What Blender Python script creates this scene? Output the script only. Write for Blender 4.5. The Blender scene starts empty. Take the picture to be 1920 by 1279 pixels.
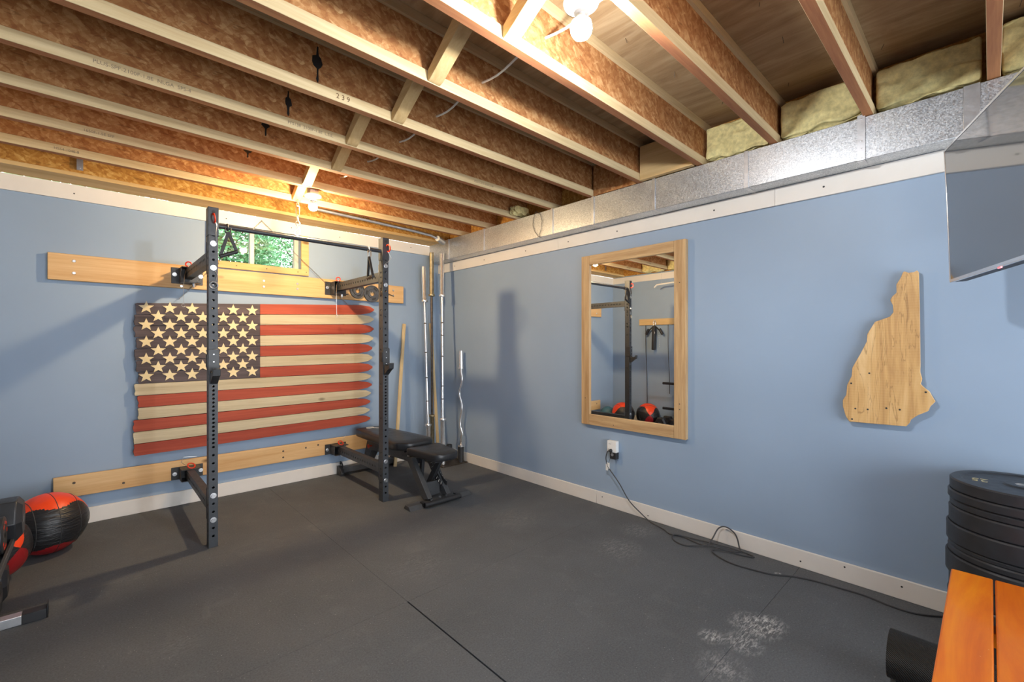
import bpy, bmesh, math, random
from mathutils import Vector, Matrix
random.seed(7)
PI = math.pi
scn = bpy.context.scene
COL = scn.collection
V = Vector

# ------------------------------------------------------------ mesh helpers
class MB:
    """collects shapes (world coordinates) into one mesh"""
    def __init__(s):
        s.bm = bmesh.new(); s.mi = 0
    def face(s, vs):
        try:
            f = s.bm.faces.new(vs); f.material_index = s.mi; return f
        except ValueError:
            return None
    def poly(s, pts):
        return s.face([s.bm.verts.new(p) for p in pts])
    def box(s, x0, x1, y0, y1, z0, z1, M=None):
        p = [V((x, y, z)) for z in (z0, z1) for y in (y0, y1) for x in (x0, x1)]
        if M is not None: p = [M @ q for q in p]
        v = [s.bm.verts.new(q) for q in p]
        for f in ((0,2,3,1),(4,5,7,6),(0,1,5,4),(2,6,7,3),(0,4,6,2),(1,3,7,5)):
            s.face([v[i] for i in f])
        return s
    def bar(s, a, b, w, h, up=(0,0,1)):
        """rectangular bar from a to b; w sideways, h along up"""
        a, b = V(a), V(b); d = (b-a); L = d.length; d.normalize()
        side = d.cross(V(up))
        if side.length < 1e-4: side = d.cross(V((1,0,0)))
        side.normalize(); u = side.cross(d)
        M = Matrix((side, d, u)).transposed().to_4x4(); M.translation = a
        return s.box(-w/2, w/2, 0, L, -h/2, h/2, M)
    def ring(s, c, ax1, ax2, r, n, r2=None):
        r2 = r if r2 is None else r2
        return [s.bm.verts.new(c + ax1*(r*math.cos(2*PI*i/n)) + ax2*(r2*math.sin(2*PI*i/n))) for i in range(n)]
    def skin(s, A, B):
        n = len(A)
        for i in range(n): s.face([A[i], A[(i+1) % n], B[(i+1) % n], B[i]])
    def cyl(s, a, b, r, r2=None, n=16, caps=True):
        a, b = V(a), V(b); d = (b-a).normalized(); r2 = r if r2 is None else r2
        x = d.orthogonal().normalized(); y = d.cross(x)
        A = s.ring(a, x, y, r, n); B = s.ring(b, x, y, r2, n); s.skin(A, B)
        if caps: s.face(A[::-1]); s.face(B)
        return s
    def tube(s, pts, r, n=8, closed=False):
        pts = [V(p) for p in pts]; m = len(pts); rings = []
        ref = None
        for i, p in enumerate(pts):
            if closed: t = (pts[(i+1) % m]-pts[i-1])
            else: t = pts[min(i+1, m-1)]-pts[max(i-1, 0)]
            t.normalize()
            if ref is None: ref = t.orthogonal().normalized()
            x = (ref - t*ref.dot(t))
            if x.length < 1e-5: x = t.orthogonal()
            x.normalize(); ref = x; y = t.cross(x)
            rr = r[i] if isinstance(r, (list, tuple)) else r
            rings.append(s.ring(p, x, y, rr, n))
        for i in range(m-1): s.skin(rings[i], rings[i+1])
        if closed: s.skin(rings[-1], rings[0])
        else: s.face(rings[0][::-1]); s.face(rings[-1])
        return s
    def lathe(s, prof, o=(0,0,0), axis=(0,0,1), n=32):
        """prof: list of (radius, height)"""
        o = V(o); d = V(axis).normalized(); x = d.orthogonal().normalized(); y = d.cross(x)
        R = [s.ring(o+d*h, x, y, max(r, 1e-5), n) for r, h in prof]
        for i in range(len(R)-1): s.skin(R[i], R[i+1])
        return s
    def prism(s, pts, off, M=None):
        """polygon pts (3D) extruded by vector off"""
        P = [V(p) for p in pts]; Q = [p+V(off) for p in P]
        if M is not None: P = [M @ p for p in P]; Q = [M @ p for p in Q]
        A = [s.bm.verts.new(p) for p in P]; B = [s.bm.verts.new(p) for p in Q]
        s.face(A[::-1]); s.face(B); s.skin(A, B)
        return s
    def sphere(s, c, r, sx=1, sy=1, sz=1, u=24, v=14):
        c = V(c); rows = []
        for j in range(v+1):
            a = PI*j/v; 
            rows.append([s.bm.verts.new(c+V((sx*r*math.sin(a)*math.cos(2*PI*i/u), sy*r*math.sin(a)*math.sin(2*PI*i/u), sz*r*math.cos(a)))) for i in range(u)])
        for j in range(v): s.skin(rows[j], rows[j+1])
        return s
    def perf(s, o, ud, vd, nd, w, v0, v1, holes, r, depth=.004):
        """perforated strip: origin o, width w along ud, from v0 to v1 along vd, holes at v positions, nd = outward normal"""
        o, ud, vd, nd = V(o), V(ud), V(vd), V(nd)
        P = lambda u, v, d=0: s.bm.verts.new(o+ud*u+vd*v-nd*d)
        holes = sorted(h for h in holes if v0+r < h < v1-r); cuts = []
        for i, h in enumerate(holes):
            lo = v0 if i == 0 else (holes[i-1]+h)/2
            hi = v1 if i == len(holes)-1 else (holes[i+1]+h)/2
            hl = min(h-lo, hi-h, .02); cuts.append((h-hl, h+hl, h))
        cur = v0
        for a, b, h in cuts:
            if a-cur > 1e-5: s.face([P(-w/2, cur), P(w/2, cur), P(w/2, a), P(-w/2, a)])
            N = 12; out = []
            H = (b-a)/2
            for i in range(N):
                an = 2*PI*(i+.5)/N; c_, s_ = math.cos(an), math.sin(an)
                k = i % 12
                # rectangle points, three per side
                q = [(1,.33),(1,1),(.33,1),(-.33,1),(-1,1),(-1,.33),(-1,-.33),(-1,-1),(-.33,-1),(.33,-1),(1,-1),(1,-.33)]
                out.append(P(q[k][0]*w/2, h+q[k][1]*H))
            ang = [14,42,76,104,138,166,194,222,256,284,318,346]
            inn = [P(r*math.cos(math.radians(t)), h+r*math.sin(math.radians(t))) for t in ang]
            dee = [P(r*math.cos(math.radians(t)), h+r*math.sin(math.radians(t)), depth) for t in ang]
            s.skin(out, inn); s.skin(inn, dee)
            cur = b
        if v1-cur > 1e-5: s.face([P(-w/2, cur), P(w/2, cur), P(w/2, v1), P(-w/2, v1)])
        return s

def rootloc(p):
    v = V((0,0,0))
    while p is not None: v = v+p.location; p = p.parent
    return v
def obj(name, mb, mat, parent=None, smooth=False, bevel=0, local=False, seg=2, sub=0, angle=40):
    bm = mb.bm
    bmesh.ops.remove_doubles(bm, verts=bm.verts, dist=1e-5)
    bmesh.ops.recalc_face_normals(bm, faces=bm.faces)
    off = V((0,0,0))
    if parent is not None and not local: off = rootloc(parent)
    if off.length > 0: bmesh.ops.translate(bm, verts=bm.verts, vec=-off)
    loc = V((0,0,0))
    if parent is None and not local and bm.verts:      # put a lone mesh's origin at its base
        xs = [v.co.x for v in bm.verts]; ys = [v.co.y for v in bm.verts]; zs = [v.co.z for v in bm.verts]
        loc = V(((min(xs)+max(xs))/2, (min(ys)+max(ys))/2, min(zs)))
        bmesh.ops.translate(bm, verts=bm.verts, vec=-loc)
    me = bpy.data.meshes.new(name); bm.to_mesh(me); bm.free()
    for m in (mat if isinstance(mat, (list, tuple)) else [mat]): me.materials.append(m)
    o = bpy.data.objects.new(name, me); COL.objects.link(o); o.location = loc
    if parent is not None: o.parent = parent
    if smooth:
        for p in me.polygons: p.use_smooth = True
        if smooth != 'all':
            me.set_sharp_from_angle(angle=math.radians(angle))
    if bevel:
        b = o.modifiers.new('bevel', 'BEVEL'); b.width = bevel; b.segments = seg; b.limit_method = 'ANGLE'; b.angle_limit = math.radians(40)
        b.harden_normals = False
        for p in me.polygons: p.use_smooth = True
        me.set_sharp_from_angle(angle=math.radians(30))
    if sub:
        m = o.modifiers.new('sub', 'SUBSURF'); m.levels = sub; m.render_levels = sub
    return o
def tag(o, label, cat, group=None, kind=None):
    o['label'] = label; o['category'] = cat
    if group: o['group'] = group
    if kind: o['kind'] = kind
    return o
def thing(name, label, cat, loc=(0,0,0), group=None, rot=None):
    o = bpy.data.objects.new(name, None); COL.objects.link(o); o.location = loc; o.empty_display_size = .05
    if rot: o.rotation_euler = rot
    return tag(o, label, cat, group)
def struct(name, mb, mat, **k):
    o = obj(name, mb, mat, **k); o['kind'] = 'structure'; return o
def dup(root, loc, label=None, rot=None):
    r = root.copy(); COL.objects.link(r); r.location = loc
    if label: r['label'] = label
    if rot: r.rotation_euler = rot
    for ch in list(root.children):
        c = ch.copy(); COL.objects.link(c); c.parent = r
        for g in list(ch.children):
            d = g.copy(); COL.objects.link(d); d.parent = c
    return r
def text(body, size, M, mat, name, parent, depth=.0006):
    cu = bpy.data.curves.new('t', 'FONT'); cu.body = body; cu.size = size; cu.extrude = depth; cu.align_x = 'CENTER'; cu.align_y = 'CENTER'
    cu.resolution_u = 3
    to = bpy.data.objects.new('t', cu); COL.objects.link(to)
    bpy.context.view_layer.update()
    me = bpy.data.meshes.new_from_object(to.evaluated_get(bpy.context.evaluated_depsgraph_get()))
    bpy.data.objects.remove(to)
    off = rootloc(parent) if parent else V((0,0,0))
    me.transform(Matrix.Translation(-off) @ M)
    me.materials.clear(); me.materials.append(mat); me.name = name
    o = bpy.data.objects.new(name, me); COL.objects.link(o)
    if parent: o.parent = parent
    return o
def frame(o, x, y):
    """matrix with origin o, text x direction, text up direction"""
    x, y = V(x).normalized(), V(y).normalized(); z = x.cross(y)
    M = Matrix((x, y, z)).transposed().to_4x4(); M.translation = V(o); return M

# ------------------------------------------------------------ materials
def rgb(r, g, b):   # sRGB 0..255 -> linear
    f = lambda c: (c/255/12.92 if c/255 <= .04045 else ((c/255+.055)/1.055)**2.4)
    return (f(r), f(g), f(b), 1)
class NT:
    def __init__(s, name):
        s.m = bpy.data.materials.new(name); s.m.use_nodes = True
        s.t = s.m.node_tree; s.b = s.t.nodes['Principled BSDF']
    def n(s, typ, **k):
        nd = s.t.nodes.new(typ)
        for a, v in k.items():
            if a.startswith('i_'):
                nd.inputs[a[2:].replace('_', ' ')].default_value = v
            else: setattr(nd, a, v)
        return nd
    def l(s, a, b): s.t.links.new(a, b)
    def coord(s, kind='Object', scale=(1,1,1), rot=(0,0,0), loc=(0,0,0)):
        m = s.n('ShaderNodeMapping'); m.inputs['Scale'].default_value = scale; m.inputs['Rotation'].default_value = rot; m.inputs['Location'].default_value = loc
        if kind == 'World':
            g = s.n('ShaderNodeNewGeometry'); s.l(g.outputs['Position'], m.inputs[0])
        else:
            c = s.n('ShaderNodeTexCoord'); s.l(c.outputs[kind], m.inputs[0])
        return m.outputs[0]
    def noise(s, co, scale, detail=4, rough=.55, dist=0, fac=True):
        n = s.n('ShaderNodeTexNoise'); s.l(co, n.inputs['Vector']); n.inputs['Scale'].default_value = scale
        n.inputs['Detail'].default_value = detail; n.inputs['Roughness'].default_value = rough; n.inputs['Distortion'].default_value = dist
        return n.outputs['Fac' if fac else 'Color']
    def voro(s, co, scale, out='Distance', feature='F1', rand=1):
        n = s.n('ShaderNodeTexVoronoi'); n.feature = feature; s.l(co, n.inputs['Vector']); n.inputs['Scale'].default_value = scale; n.inputs['Randomness'].default_value = rand
        return n.outputs[out]
    def ramp(s, fac, stops, interp='LINEAR'):
        r = s.n('ShaderNodeValToRGB'); r.color_ramp.interpolation = interp; e = r.color_ramp.elements
        while len(e) < len(stops): e.new(.5)
        for x, (p, c) in zip(e, stops): x.position = p; x.color = c if len(c) == 4 else (*c, 1)
        s.l(fac, r.inputs[0]); return r.outputs[0]
    def mix(s, fac, a, b, mode='MIX'):
        m = s.n('ShaderNodeMix'); m.data_type = 'RGBA'; m.blend_type = mode
        for i, v in ((0, fac), (6, a), (7, b)):
            if hasattr(v, 'is_linked'): s.l(v, m.inputs[i])
            else: m.inputs[i].default_value = v
        return m.outputs[2]
    def math(s, op, a, b=0, clamp=False):
        m = s.n('ShaderNodeMath'); m.operation = op; m.use_clamp = clamp
        for i, v in ((0, a), (1, b)):
            if hasattr(v, 'is_linked'): s.l(v, m.inputs[i])
            else: m.inputs[i].default_value = v
        return m.outputs[0]
    def bump(s, h, strength=.2, dist=.002):
        b = s.n('ShaderNodeBump'); b.inputs['Strength'].default_value = strength; b.inputs['Distance'].default_value = dist
        s.l(h, b.inputs['Height']); s.l(b.outputs[0], s.b.inputs['Normal'])
    def set(s, color=None, rough=None, metal=None, spec=None, coat=None, ior=None):
        for k, v in (('Base Color', color), ('Roughness', rough), ('Metallic', metal), ('Specular IOR Level', spec), ('Coat Weight', coat), ('IOR', ior)):
            if v is None: continue
            if hasattr(v, 'is_linked'): s.l(v, s.b.inputs[k])
            else: s.b.inputs[k].default_value = v
        return s.m
def plain(name, c, rough=.5, metal=0, var=.12, scale=8, spec=.5, bump=0):
    t = NT(name); co = t.coord('Object')
    f = t.noise(co, scale, 5, .6)
    d = tuple(x*(1-var) for x in c[:3])+(1,); u = tuple(min(1, x*(1+var)) for x in c[:3])+(1,)
    col = t.ramp(f, [(.3, d), (.7, u)])
    if bump: t.bump(t.noise(co, scale*12, 3), bump, .001)
    r = t.ramp(t.noise(co, scale*1.7, 3), [(.3, (rough*.88,)*3), (.7, (min(1, rough*1.12),)*3)])
    return t.set(col, r, metal, spec)
def wood(name, dark, light, axis=0, scale=14, rough=.6, streak=.06, knots=True, knotc=None, spec=.3):
    t = NT(name); sc = [1, 1, 1]; sc[axis] = streak
    co = t.coord('Object', scale=tuple(sc))
    n1 = t.noise(co, scale, 6, .62, .6)
    sc2 = [1, 1, 1]; sc2[axis] = .03
    co2 = t.coord('Object', scale=tuple(sc2), loc=(3.1, 1.7, 5.3))
    n2 = t.noise(co2, scale*9, 4, .7)
    col = t.ramp(n1, [(.28, dark), (.5, tuple((a+b)/2 for a, b in zip(dark, light))), (.72, light)])
    col = t.mix(.25, col, t.ramp(n2, [(.3, dark), (.7, light)]))
    if knots:
        sc3 = [1, 1, 1]; sc3[axis] = .45
        k = t.voro(t.coord('Object', scale=tuple(sc3), loc=(.37, .11, .23)), 3.1)
        kf = t.ramp(k, [(.025, (1, 1, 1)), (.07, (0, 0, 0))])
        col = t.mix(kf, col, knotc or tuple(x*.38 for x in dark[:3])+(1,))
    t.bump(n2, .15, .0008)
    return t.set(col, rough, 0, spec)
def osb(name, cols, axis=0, rough=.8):
    t = NT(name)
    w = t.noise(t.coord('Object'), 9, 3, .6, 0, False)
    co = t.coord('Object')
    cw = t.mix(.035, co, w, 'ADD')
    m1 = t.n('ShaderNodeMapping'); m1.vector_type = 'TEXTURE'; m1.inputs['Rotation'].default_value = (.3, 1.15, .2); m1.inputs['Scale'].default_value = (2.4, 1, 1); t.l(cw, m1.inputs[0])
    a = t.voro(m1.outputs[0], 56, 'Color')
    m2 = t.n('ShaderNodeMapping'); m2.vector_type = 'TEXTURE'; m2.inputs['Rotation'].default_value = (.2, .5, .2); m2.inputs['Scale'].default_value = (3.4, 1, 1); t.l(cw, m2.inputs[0])
    b = t.voro(m2.outputs[0], 66, 'Color')
    m3 = t.n('ShaderNodeMapping'); m3.vector_type = 'TEXTURE'; m3.inputs['Rotation'].default_value = (-.2, -.6, .3); m3.inputs['Scale'].default_value = (3, 1, 1); t.l(cw, m3.inputs[0])
    c = t.voro(m3.outputs[0], 76, 'Color')
    s1 = t.n('ShaderNodeSeparateColor'); t.l(a, s1.inputs[0]); s2 = t.n('ShaderNodeSeparateColor'); t.l(b, s2.inputs[0]); s3 = t.n('ShaderNodeSeparateColor'); t.l(c, s3.inputs[0])
    v = t.math('ADD', t.math('MULTIPLY', s1.outputs[0], .3), t.math('ADD', t.math('MULTIPLY', s2.outputs[1], .4), t.math('MULTIPLY', s3.outputs[2], .3)))
    col = t.ramp(v, [(.12, cols[0]), (.42, cols[1]), (.66, cols[2]), (.92, cols[3])])
    big = t.noise(t.coord('Object'), 2.3, 3)
    col = t.mix(t.math('MULTIPLY', big, .35), col, cols[1])
    fl = t.ramp(t.noise(t.coord('Object', scale=(.35, 1, 1.4)), 34, 2, .5), [(.30, (1, 1, 1)), (.34, (0, 0, 0))])
    col = t.mix(t.math('MULTIPLY', fl, .4), col, tuple(x*.4 for x in cols[0][:3])+(1,))
    t.bump(v, .35, .002)
    return t.set(col, rough, 0, .25)
M = {}
def paint(name, c):
    t = NT(name); co = t.coord('World')
    f = t.noise(co, 1.3, 4, .5)
    col = t.ramp(f, [(.3, tuple(x*.95 for x in c[:3])), (.7, tuple(x*1.05 for x in c[:3]))])
    t.bump(t.noise(co, 260, 2), .06, .0006)
    return t.set(col, .48, 0, .35)
M['paint'] = paint('blue_grey_wall_paint', rgb(147, 166, 188))
M['trim'] = plain('white_trim_paint', rgb(226, 220, 212), .45, 0, .03, 5)
M['trimhole'] = plain('screw_hole', (.03, .03, .03, 1), .6)
M['concrete'] = plain('dark_concrete', (.05, .05, .05, 1), .9, 0, .15, 3)
# rubber floor: speckles and chalk
def rubber():
    t = NT('black_rubber_floor'); co = t.coord('World')
    base = t.ramp(t.noise(co, 1.6, 6, .6), [(.3, (.078, .084, .092)), (.7, (.108, .116, .126))])
    fine = t.noise(co, 120, 3, .7)
    base = t.mix(.35, base, t.ramp(fine, [(.3, (.035, .038, .042)), (.75, (.19, .2, .21))]))
    sp = t.ramp(t.voro(co, 62), [(.0, (1, 1, 1)), (.055, (1, 1, 1)), (.085, (0, 0, 0))])
    spn = t.ramp(t.noise(co, 23, 2), [(.5, (0, 0, 0)), (.56, (1, 1, 1))])
    base = t.mix(t.math('MULTIPLY', sp, t.math('MULTIPLY', spn, 1.0)), base, (.5, .5, .49, 1))
    dust = t.ramp(t.noise(co, 4.5, 6, .7, 1.2), [(.56, (0, 0, 0)), (.8, (1, 1, 1))])
    base = t.mix(t.math('MULTIPLY', dust, .3), base, (.2, .205, .21, 1))
    g = t.n('ShaderNodeNewGeometry')
    tot = None
    streak = t.ramp(t.noise(t.coord('World', rot=(0, 0, .5), scale=(1, 3.2, 1)), 24, 7, .8, .5), [(.47, (0, 0, 0)), (.6, (1, 1, 1))])
    for (x, y, r, a) in ((-.83, -3.94, .13, 1.1), (-.76, -3.98, .1, .9), (-1.06, -3.83, .07, 1.0), (-1.0, -3.95, .10, .9), (-1.23, -3.95, .13, .45), (-.25, -2.95, .16, .25), (-.6, -3.02, .2, .25), (-2.9, -2.2, .14, .1), (-1.7, -2.3, .25, .12), (-.75, -2.2, .25, .12), (-.196, -3.86, .025, 1.2)):
        vm = t.n('ShaderNodeVectorMath'); vm.operation = 'DISTANCE'; t.l(g.outputs['Position'], vm.inputs[0]); vm.inputs[1].default_value = (x, y, 0)
        mk = t.math('MULTIPLY', t.math('SUBTRACT', 1, t.math('DIVIDE', vm.outputs['Value'], r), True), a)
        tot = mk if tot is None else t.math('ADD', tot, mk)
    base = t.mix(t.math('MULTIPLY', t.math('MULTIPLY', tot, 1.1, True), streak, True), base, (.55, .55, .54, 1))
    t.bump(fine, .5, .0015)
    return t.set(base, t.ramp(t.noise(co, 3, 4), [(.3, (.62,)*3), (.7, (.8,)*3)]), 0, .35)
M['rubber'] = rubber()
M['flange'] = wood('spruce_flange', rgb(172, 143, 100), rgb(222, 202, 160), 0, 11, .7)
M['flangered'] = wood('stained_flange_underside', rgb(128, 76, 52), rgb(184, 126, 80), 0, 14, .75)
M['osb'] = osb('osb_web', [rgb(138, 86, 48), rgb(160, 108, 64), rgb(182, 134, 86), rgb(208, 166, 116)])
M['rim'] = osb('osb_rim', [rgb(150, 98, 44), rgb(180, 128, 60), rgb(200, 152, 80), rgb(222, 182, 112)])
def plywood():
    t = NT('plywood_subfloor'); co = t.coord('World', scale=(1.0, .16, 1), rot=(0, 0, 0))
    n1 = t.noise(co, 7, 7, .65, 1.5)
    col = t.ramp(n1, [(.3, rgb(140, 112, 80)), (.5, rgb(166, 138, 102)), (.72, rgb(190, 166, 130))])
    sc = t.voro(t.coord('World', scale=(1.4, .6, 1)), 2.7)
    col = t.mix(t.ramp(sc, [(.03, (1, 1, 1)), (.1, (0, 0, 0))]), col, rgb(96, 62, 40))
    t.bump(n1, .2, .002)
    return t.set(col, .75, 0, .2)
M['ply'] = plywood()
M['lumber'] = wood('pine_lumber', rgb(190, 148, 88), rgb(226, 196, 142), 0, 13, .62)
M['lumberz'] = wood('pine_lumber_upright', rgb(190, 160, 112), rgb(226, 206, 164), 2, 13, .62)
M['lumbery'] = wood('pine_lumber_across', rgb(190, 150, 96), rgb(226, 198, 146), 1, 13, .62)
M['ledger'] = wood('ledger_pine', rgb(196, 146, 88), rgb(230, 196, 146), 0, 15, .5, .05)
M['insul'] = plain('yellow_fibreglass', rgb(222, 208, 150), .95, 0, .25, 30, .1, 1)
def galv():
    t = NT('galvanised_steel'); co = t.coord('World')
    v = t.voro(co, 230, 'Color'); s = t.n('ShaderNodeSeparateColor'); t.l(v, s.inputs[0])
    big = t.noise(co, 3, 4)
    col = t.ramp(t.math('ADD', t.math('MULTIPLY', s.outputs[0], .5), t.math('MULTIPLY', big, .5)), [(.26, (.40, .42, .45)), (.74, (.72, .74, .76))])
    r = t.ramp(s.outputs[1], [(.1, (.30,)*3), (.9, (.52,)*3)])
    return t.set(col, r, .85, .5)
M['galv'] = galv()
M['galvplain'] = plain('sheet_steel', (.62, .63, .65, 1), .36, .85, .1, 20)
def metal(name, c, r):
    t = NT(name); n = t.noise(t.coord('Object'), 4, 2); return t.set(t.ramp(n, [(.3, tuple(x*.94 for x in c)), (.7, c)]), r, 1)
M['zinc'] = metal('zinc_bolt', (.72, .73, .75), .3)
M['chrome'] = metal('chrome', (.84, .84, .85), .24); M['chrome'].node_tree.nodes['Principled BSDF'].inputs['Metallic'].default_value = .8
M['oldsteel'] = plain('aged_brassy_steel', rgb(168, 156, 128), .42, .9, .25, 25)
M['darksteel'] = plain('dark_bare_steel', rgb(96, 86, 78), .45, .85, .35, 30)
M['rack'] = plain('black_powder_coat', (.034, .038, .045, 1), .46, 0, .15, 30, .6, .1)
M['blackmetal'] = plain('black_metal', (.03, .031, .034, 1), .4, 0, .15, 30, .5)
M['greysteel'] = plain('dark_grey_powder_coat', (.052, .054, .058, 1), .42, 0, .1, 30, .5)
M['vinyl'] = plain('black_vinyl', (.018, .018, .02, 1), .36, 0, .15, 10, .55, .2)
M['plastic'] = plain('black_plastic', (.02, .02, .022, 1), .5, 0, .1, 10)
M['cable'] = plain('dark_grey_cord', (.045, .045, .048, 1), .5, 0, .1, 10)
M['redplastic'] = plain('red_plastic', rgb(214, 52, 22), .35, 0, .08, 30)
M['whiteplastic'] = plain('white_plastic', (.82, .82, .8, 1), .35, 0, .03, 10)
M['romex'] = plain('white_cable_sheath', (.8, .79, .74, 1), .45, 0, .04, 20)
M['porcelain'] = plain('white_porcelain', (.85, .85, .84, 1), .2, 0, .02, 10)
M['wire'] = plain('steel_wire', (.62, .61, .58, 1), .3, 1, .1, 60)
M['tar'] = plain('black_adhesive_drip', (.006, .006, .007, 1), .5)
M['ink'] = plain('grey_lumber_ink', rgb(128, 112, 90), .8)
M['inkdark'] = plain('brown_lumber_ink', rgb(92, 62, 34), .8)
M['gold'] = plain('gold_lettering', rgb(222, 206, 150), .3, .6, .1, 60)
M['bumper'] = plain('rubber_bumper_plate', (.022, .023, .026, 1), .42, 0, .3, 14, .55, .15)
M['iron'] = plain('grey_cast_iron', (.14, .14, .145, 1), .45, .7, .2, 40, .5, .3)
M['blueball'] = plain('blue_rubber', rgb(66, 112, 132), .5, 0, .12, 10)
M['orange'] = plain('orange_red_vinyl', rgb(236, 70, 26), .4, 0, .06, 14)
M['redvinyl'] = plain('dark_red_vinyl', rgb(150, 26, 30), .42, 0, .08, 14)
M['stitch'] = plain('stitching', (.05, .05, .05, 1), .6)
M['soil'] = plain('soil', (.1, .075, .05, 1), .95, 0, .3, 5, .1, .5)
M['bark'] = plain('bark', (.09, .07, .06, 1), .9, 0, .4, 12, .1, .6)
M['vinylframe'] = plain('tan_window_vinyl', rgb(196, 190, 176), .4, 0, .03, 5)
def leafm():
    t = NT('green_leaves'); info = t.n('ShaderNodeTexCoord')
    f = t.noise(t.coord('World'), 9, 3)
    c = t.ramp(f, [(.35, (.06, .24, .09)), (.55, (.16, .44, .18)), (.7, (.42, .6, .36))])
    t.set(c, .5); t.b.inputs['Transmission Weight'].default_value = 0
    return t.m
M['leaf'] = leafm()
def glassm():
    t = NT('window_glass'); t.set((.95, 1, .98, 1), .02, 0, .5); t.b.inputs['Transmission Weight'].default_value = 1; t.b.inputs['IOR'].default_value = 1.45
    return t.m
M['glass'] = glassm()
def mirrorm():
    t = NT('mirror_silver'); return t.set((.93, .94, .93, 1), .0, 1)
M['mirror'] = mirrorm()
def screenm():
    t = NT('glossy_dark_screen'); t.set((.05, .052, .056, 1), .06, 0, 1); t.b.inputs['IOR'].default_value = 2.6; return t.m
M['screen'] = screenm()
def emit(name, c, s):
    t = NT(name); t.set((.9, .9, .9, 1), .4); t.b.inputs['Emission Color'].default_value = c; t.b.inputs['Emission Strength'].default_value = s; return t.m
M['bulbcool'] = emit('lit_bulb_cool', (.92, .96, 1, 1), 640)
M['bulbwarm'] = emit('lit_bulb_warm', (1, .72, .40, 1), 1020)
M['led'] = emit('red_standby_led', (1, .01, .03, 1), 1.2)
def oakm(axis):
    return wood('oak_frame_%s' % 'xyz'[axis], rgb(150, 110, 68), rgb(222, 190, 144), axis, 20, .5, .05, False)
M['oaky'], M['oakz'] = oakm(1), oakm(2)
def maplem():
    t = NT('spalted_maple'); co = t.coord('Object', scale=(1, 1, .1))
    n = t.noise(co, 15, 6, .6, .8)
    col = t.ramp(n, [(.3, rgb(170, 126, 76)), (.5, rgb(208, 166, 108)), (.7, rgb(226, 192, 140))])
    lines = t.ramp(t.noise(t.coord('Object', scale=(1, 1, .12), loc=(2, 3, 1)), 9, 4, .6, 1.5), [(.485, (0, 0, 0)), (.5, (1, 1, 1)), (.515, (0, 0, 0))])
    col = t.mix(t.math('MULTIPLY', lines, .55), col, rgb(120, 84, 48))
    curl = t.n('ShaderNodeTexWave'); t.l(t.coord('Object', scale=(1, .15, 1)), curl.inputs['Vector']); curl.bands_direction = 'Z'; curl.inputs['Scale'].default_value = 22; curl.inputs['Distortion'].default_value = 3
    col = t.mix(t.math('MULTIPLY', curl.outputs['Fac'], .045), col, rgb(238, 212, 166))
    return t.set(col, .42, 0, .4)
M['maple'] = maplem()
def benchwood():
    t = NT('varnished_orange_wood'); co = t.coord('Object', scale=(.12, 1, 1))
    n = t.noise(co, 9, 6, .6, .8); blot = t.noise(t.coord('Object', scale=(.6, 1, 1)), 5, 3, .5)
    col = t.ramp(n, [(.3, rgb(190, 84, 6)), (.5, rgb(222, 120, 10)), (.7, rgb(240, 150, 18))])
    col = t.mix(t.math('MULTIPLY', blot, .6), col, rgb(204, 92, 12))
    sc = t.ramp(t.voro(t.coord('Object'), 26), [(.02, (1, 1, 1)), (.045, (0, 0, 0))])
    col = t.mix(t.math('MULTIPLY', sc, t.ramp(t.noise(t.coord('Object'), 7), [(.52, (0, 0, 0)), (.56, (.8,)*3)])), col, rgb(235, 190, 140))
    return t.set(col, .4, 0, .25, .12)
M['bench'] = benchwood()
M['red'] = wood('red_stained_plank', rgb(132, 46, 32), rgb(190, 92, 66), 0, 13, .6, .05, True, rgb(96, 26, 16))
M['white'] = wood('pale_plank', rgb(166, 150, 120), rgb(216, 204, 174), 0, 13, .65, .05)
M['navy'] = wood('charcoal_stained_plank', rgb(52, 46, 50), rgb(106, 94, 96), 0, 13, .65, .06)
M['star'] = plain('cream_star_paint', rgb(232, 214, 168), .6, 0, .06, 20)
M['burn'] = plain('scorched_wood', rgb(92, 62, 40), .7)
def meshmat():
    t = NT('ribbed_rubber_mat'); w = t.n('ShaderNodeTexWave'); t.l(t.coord('Object', rot=(.5, .4, .9)), w.inputs['Vector']); w.inputs['Scale'].default_value = 55
    t.bump(w.outputs['Fac'], .8, .003)
    return t.set(t.ramp(w.outputs['Fac'], [(.2, (.012,)*3), (.8, (.035,)*3)]), .55, 0, .4)
M['matroll'] = meshmat()
# ------------------------------------------------------------ camera, world
cam = bpy.data.cameras.new('camera'); camo = bpy.data.objects.new('camera', cam); COL.objects.link(camo)
camo.location = (-3.175, -4.723, 1.37); camo.rotation_euler = (PI/2, 0, -math.radians(43.1))
cam.sensor_width = 36; cam.lens = 839/1920*36; cam.shift_y = 5.5/1920; cam.clip_start = .02
scn.camera = camo
scn.view_settings.view_transform = 'Standard'; scn.view_settings.look = 'None'; scn.view_settings.gamma = 1
scn.view_settings.use_curve_mapping = False; scn.view_settings.exposure = 1.25
w = bpy.data.worlds.new('world'); scn.world = w; w.use_nodes = True
w.node_tree.nodes['Background'].inputs[0].default_value = (.9, .95, 1, 1); w.node_tree.nodes['Background'].inputs[1].default_value = 3.35

XL, YF, ZT, ZJ = -3.83, -7.6, 2.89, 2.59
JY = [-.206-.455*k for k in range(11)]       # near face of every joist
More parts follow.
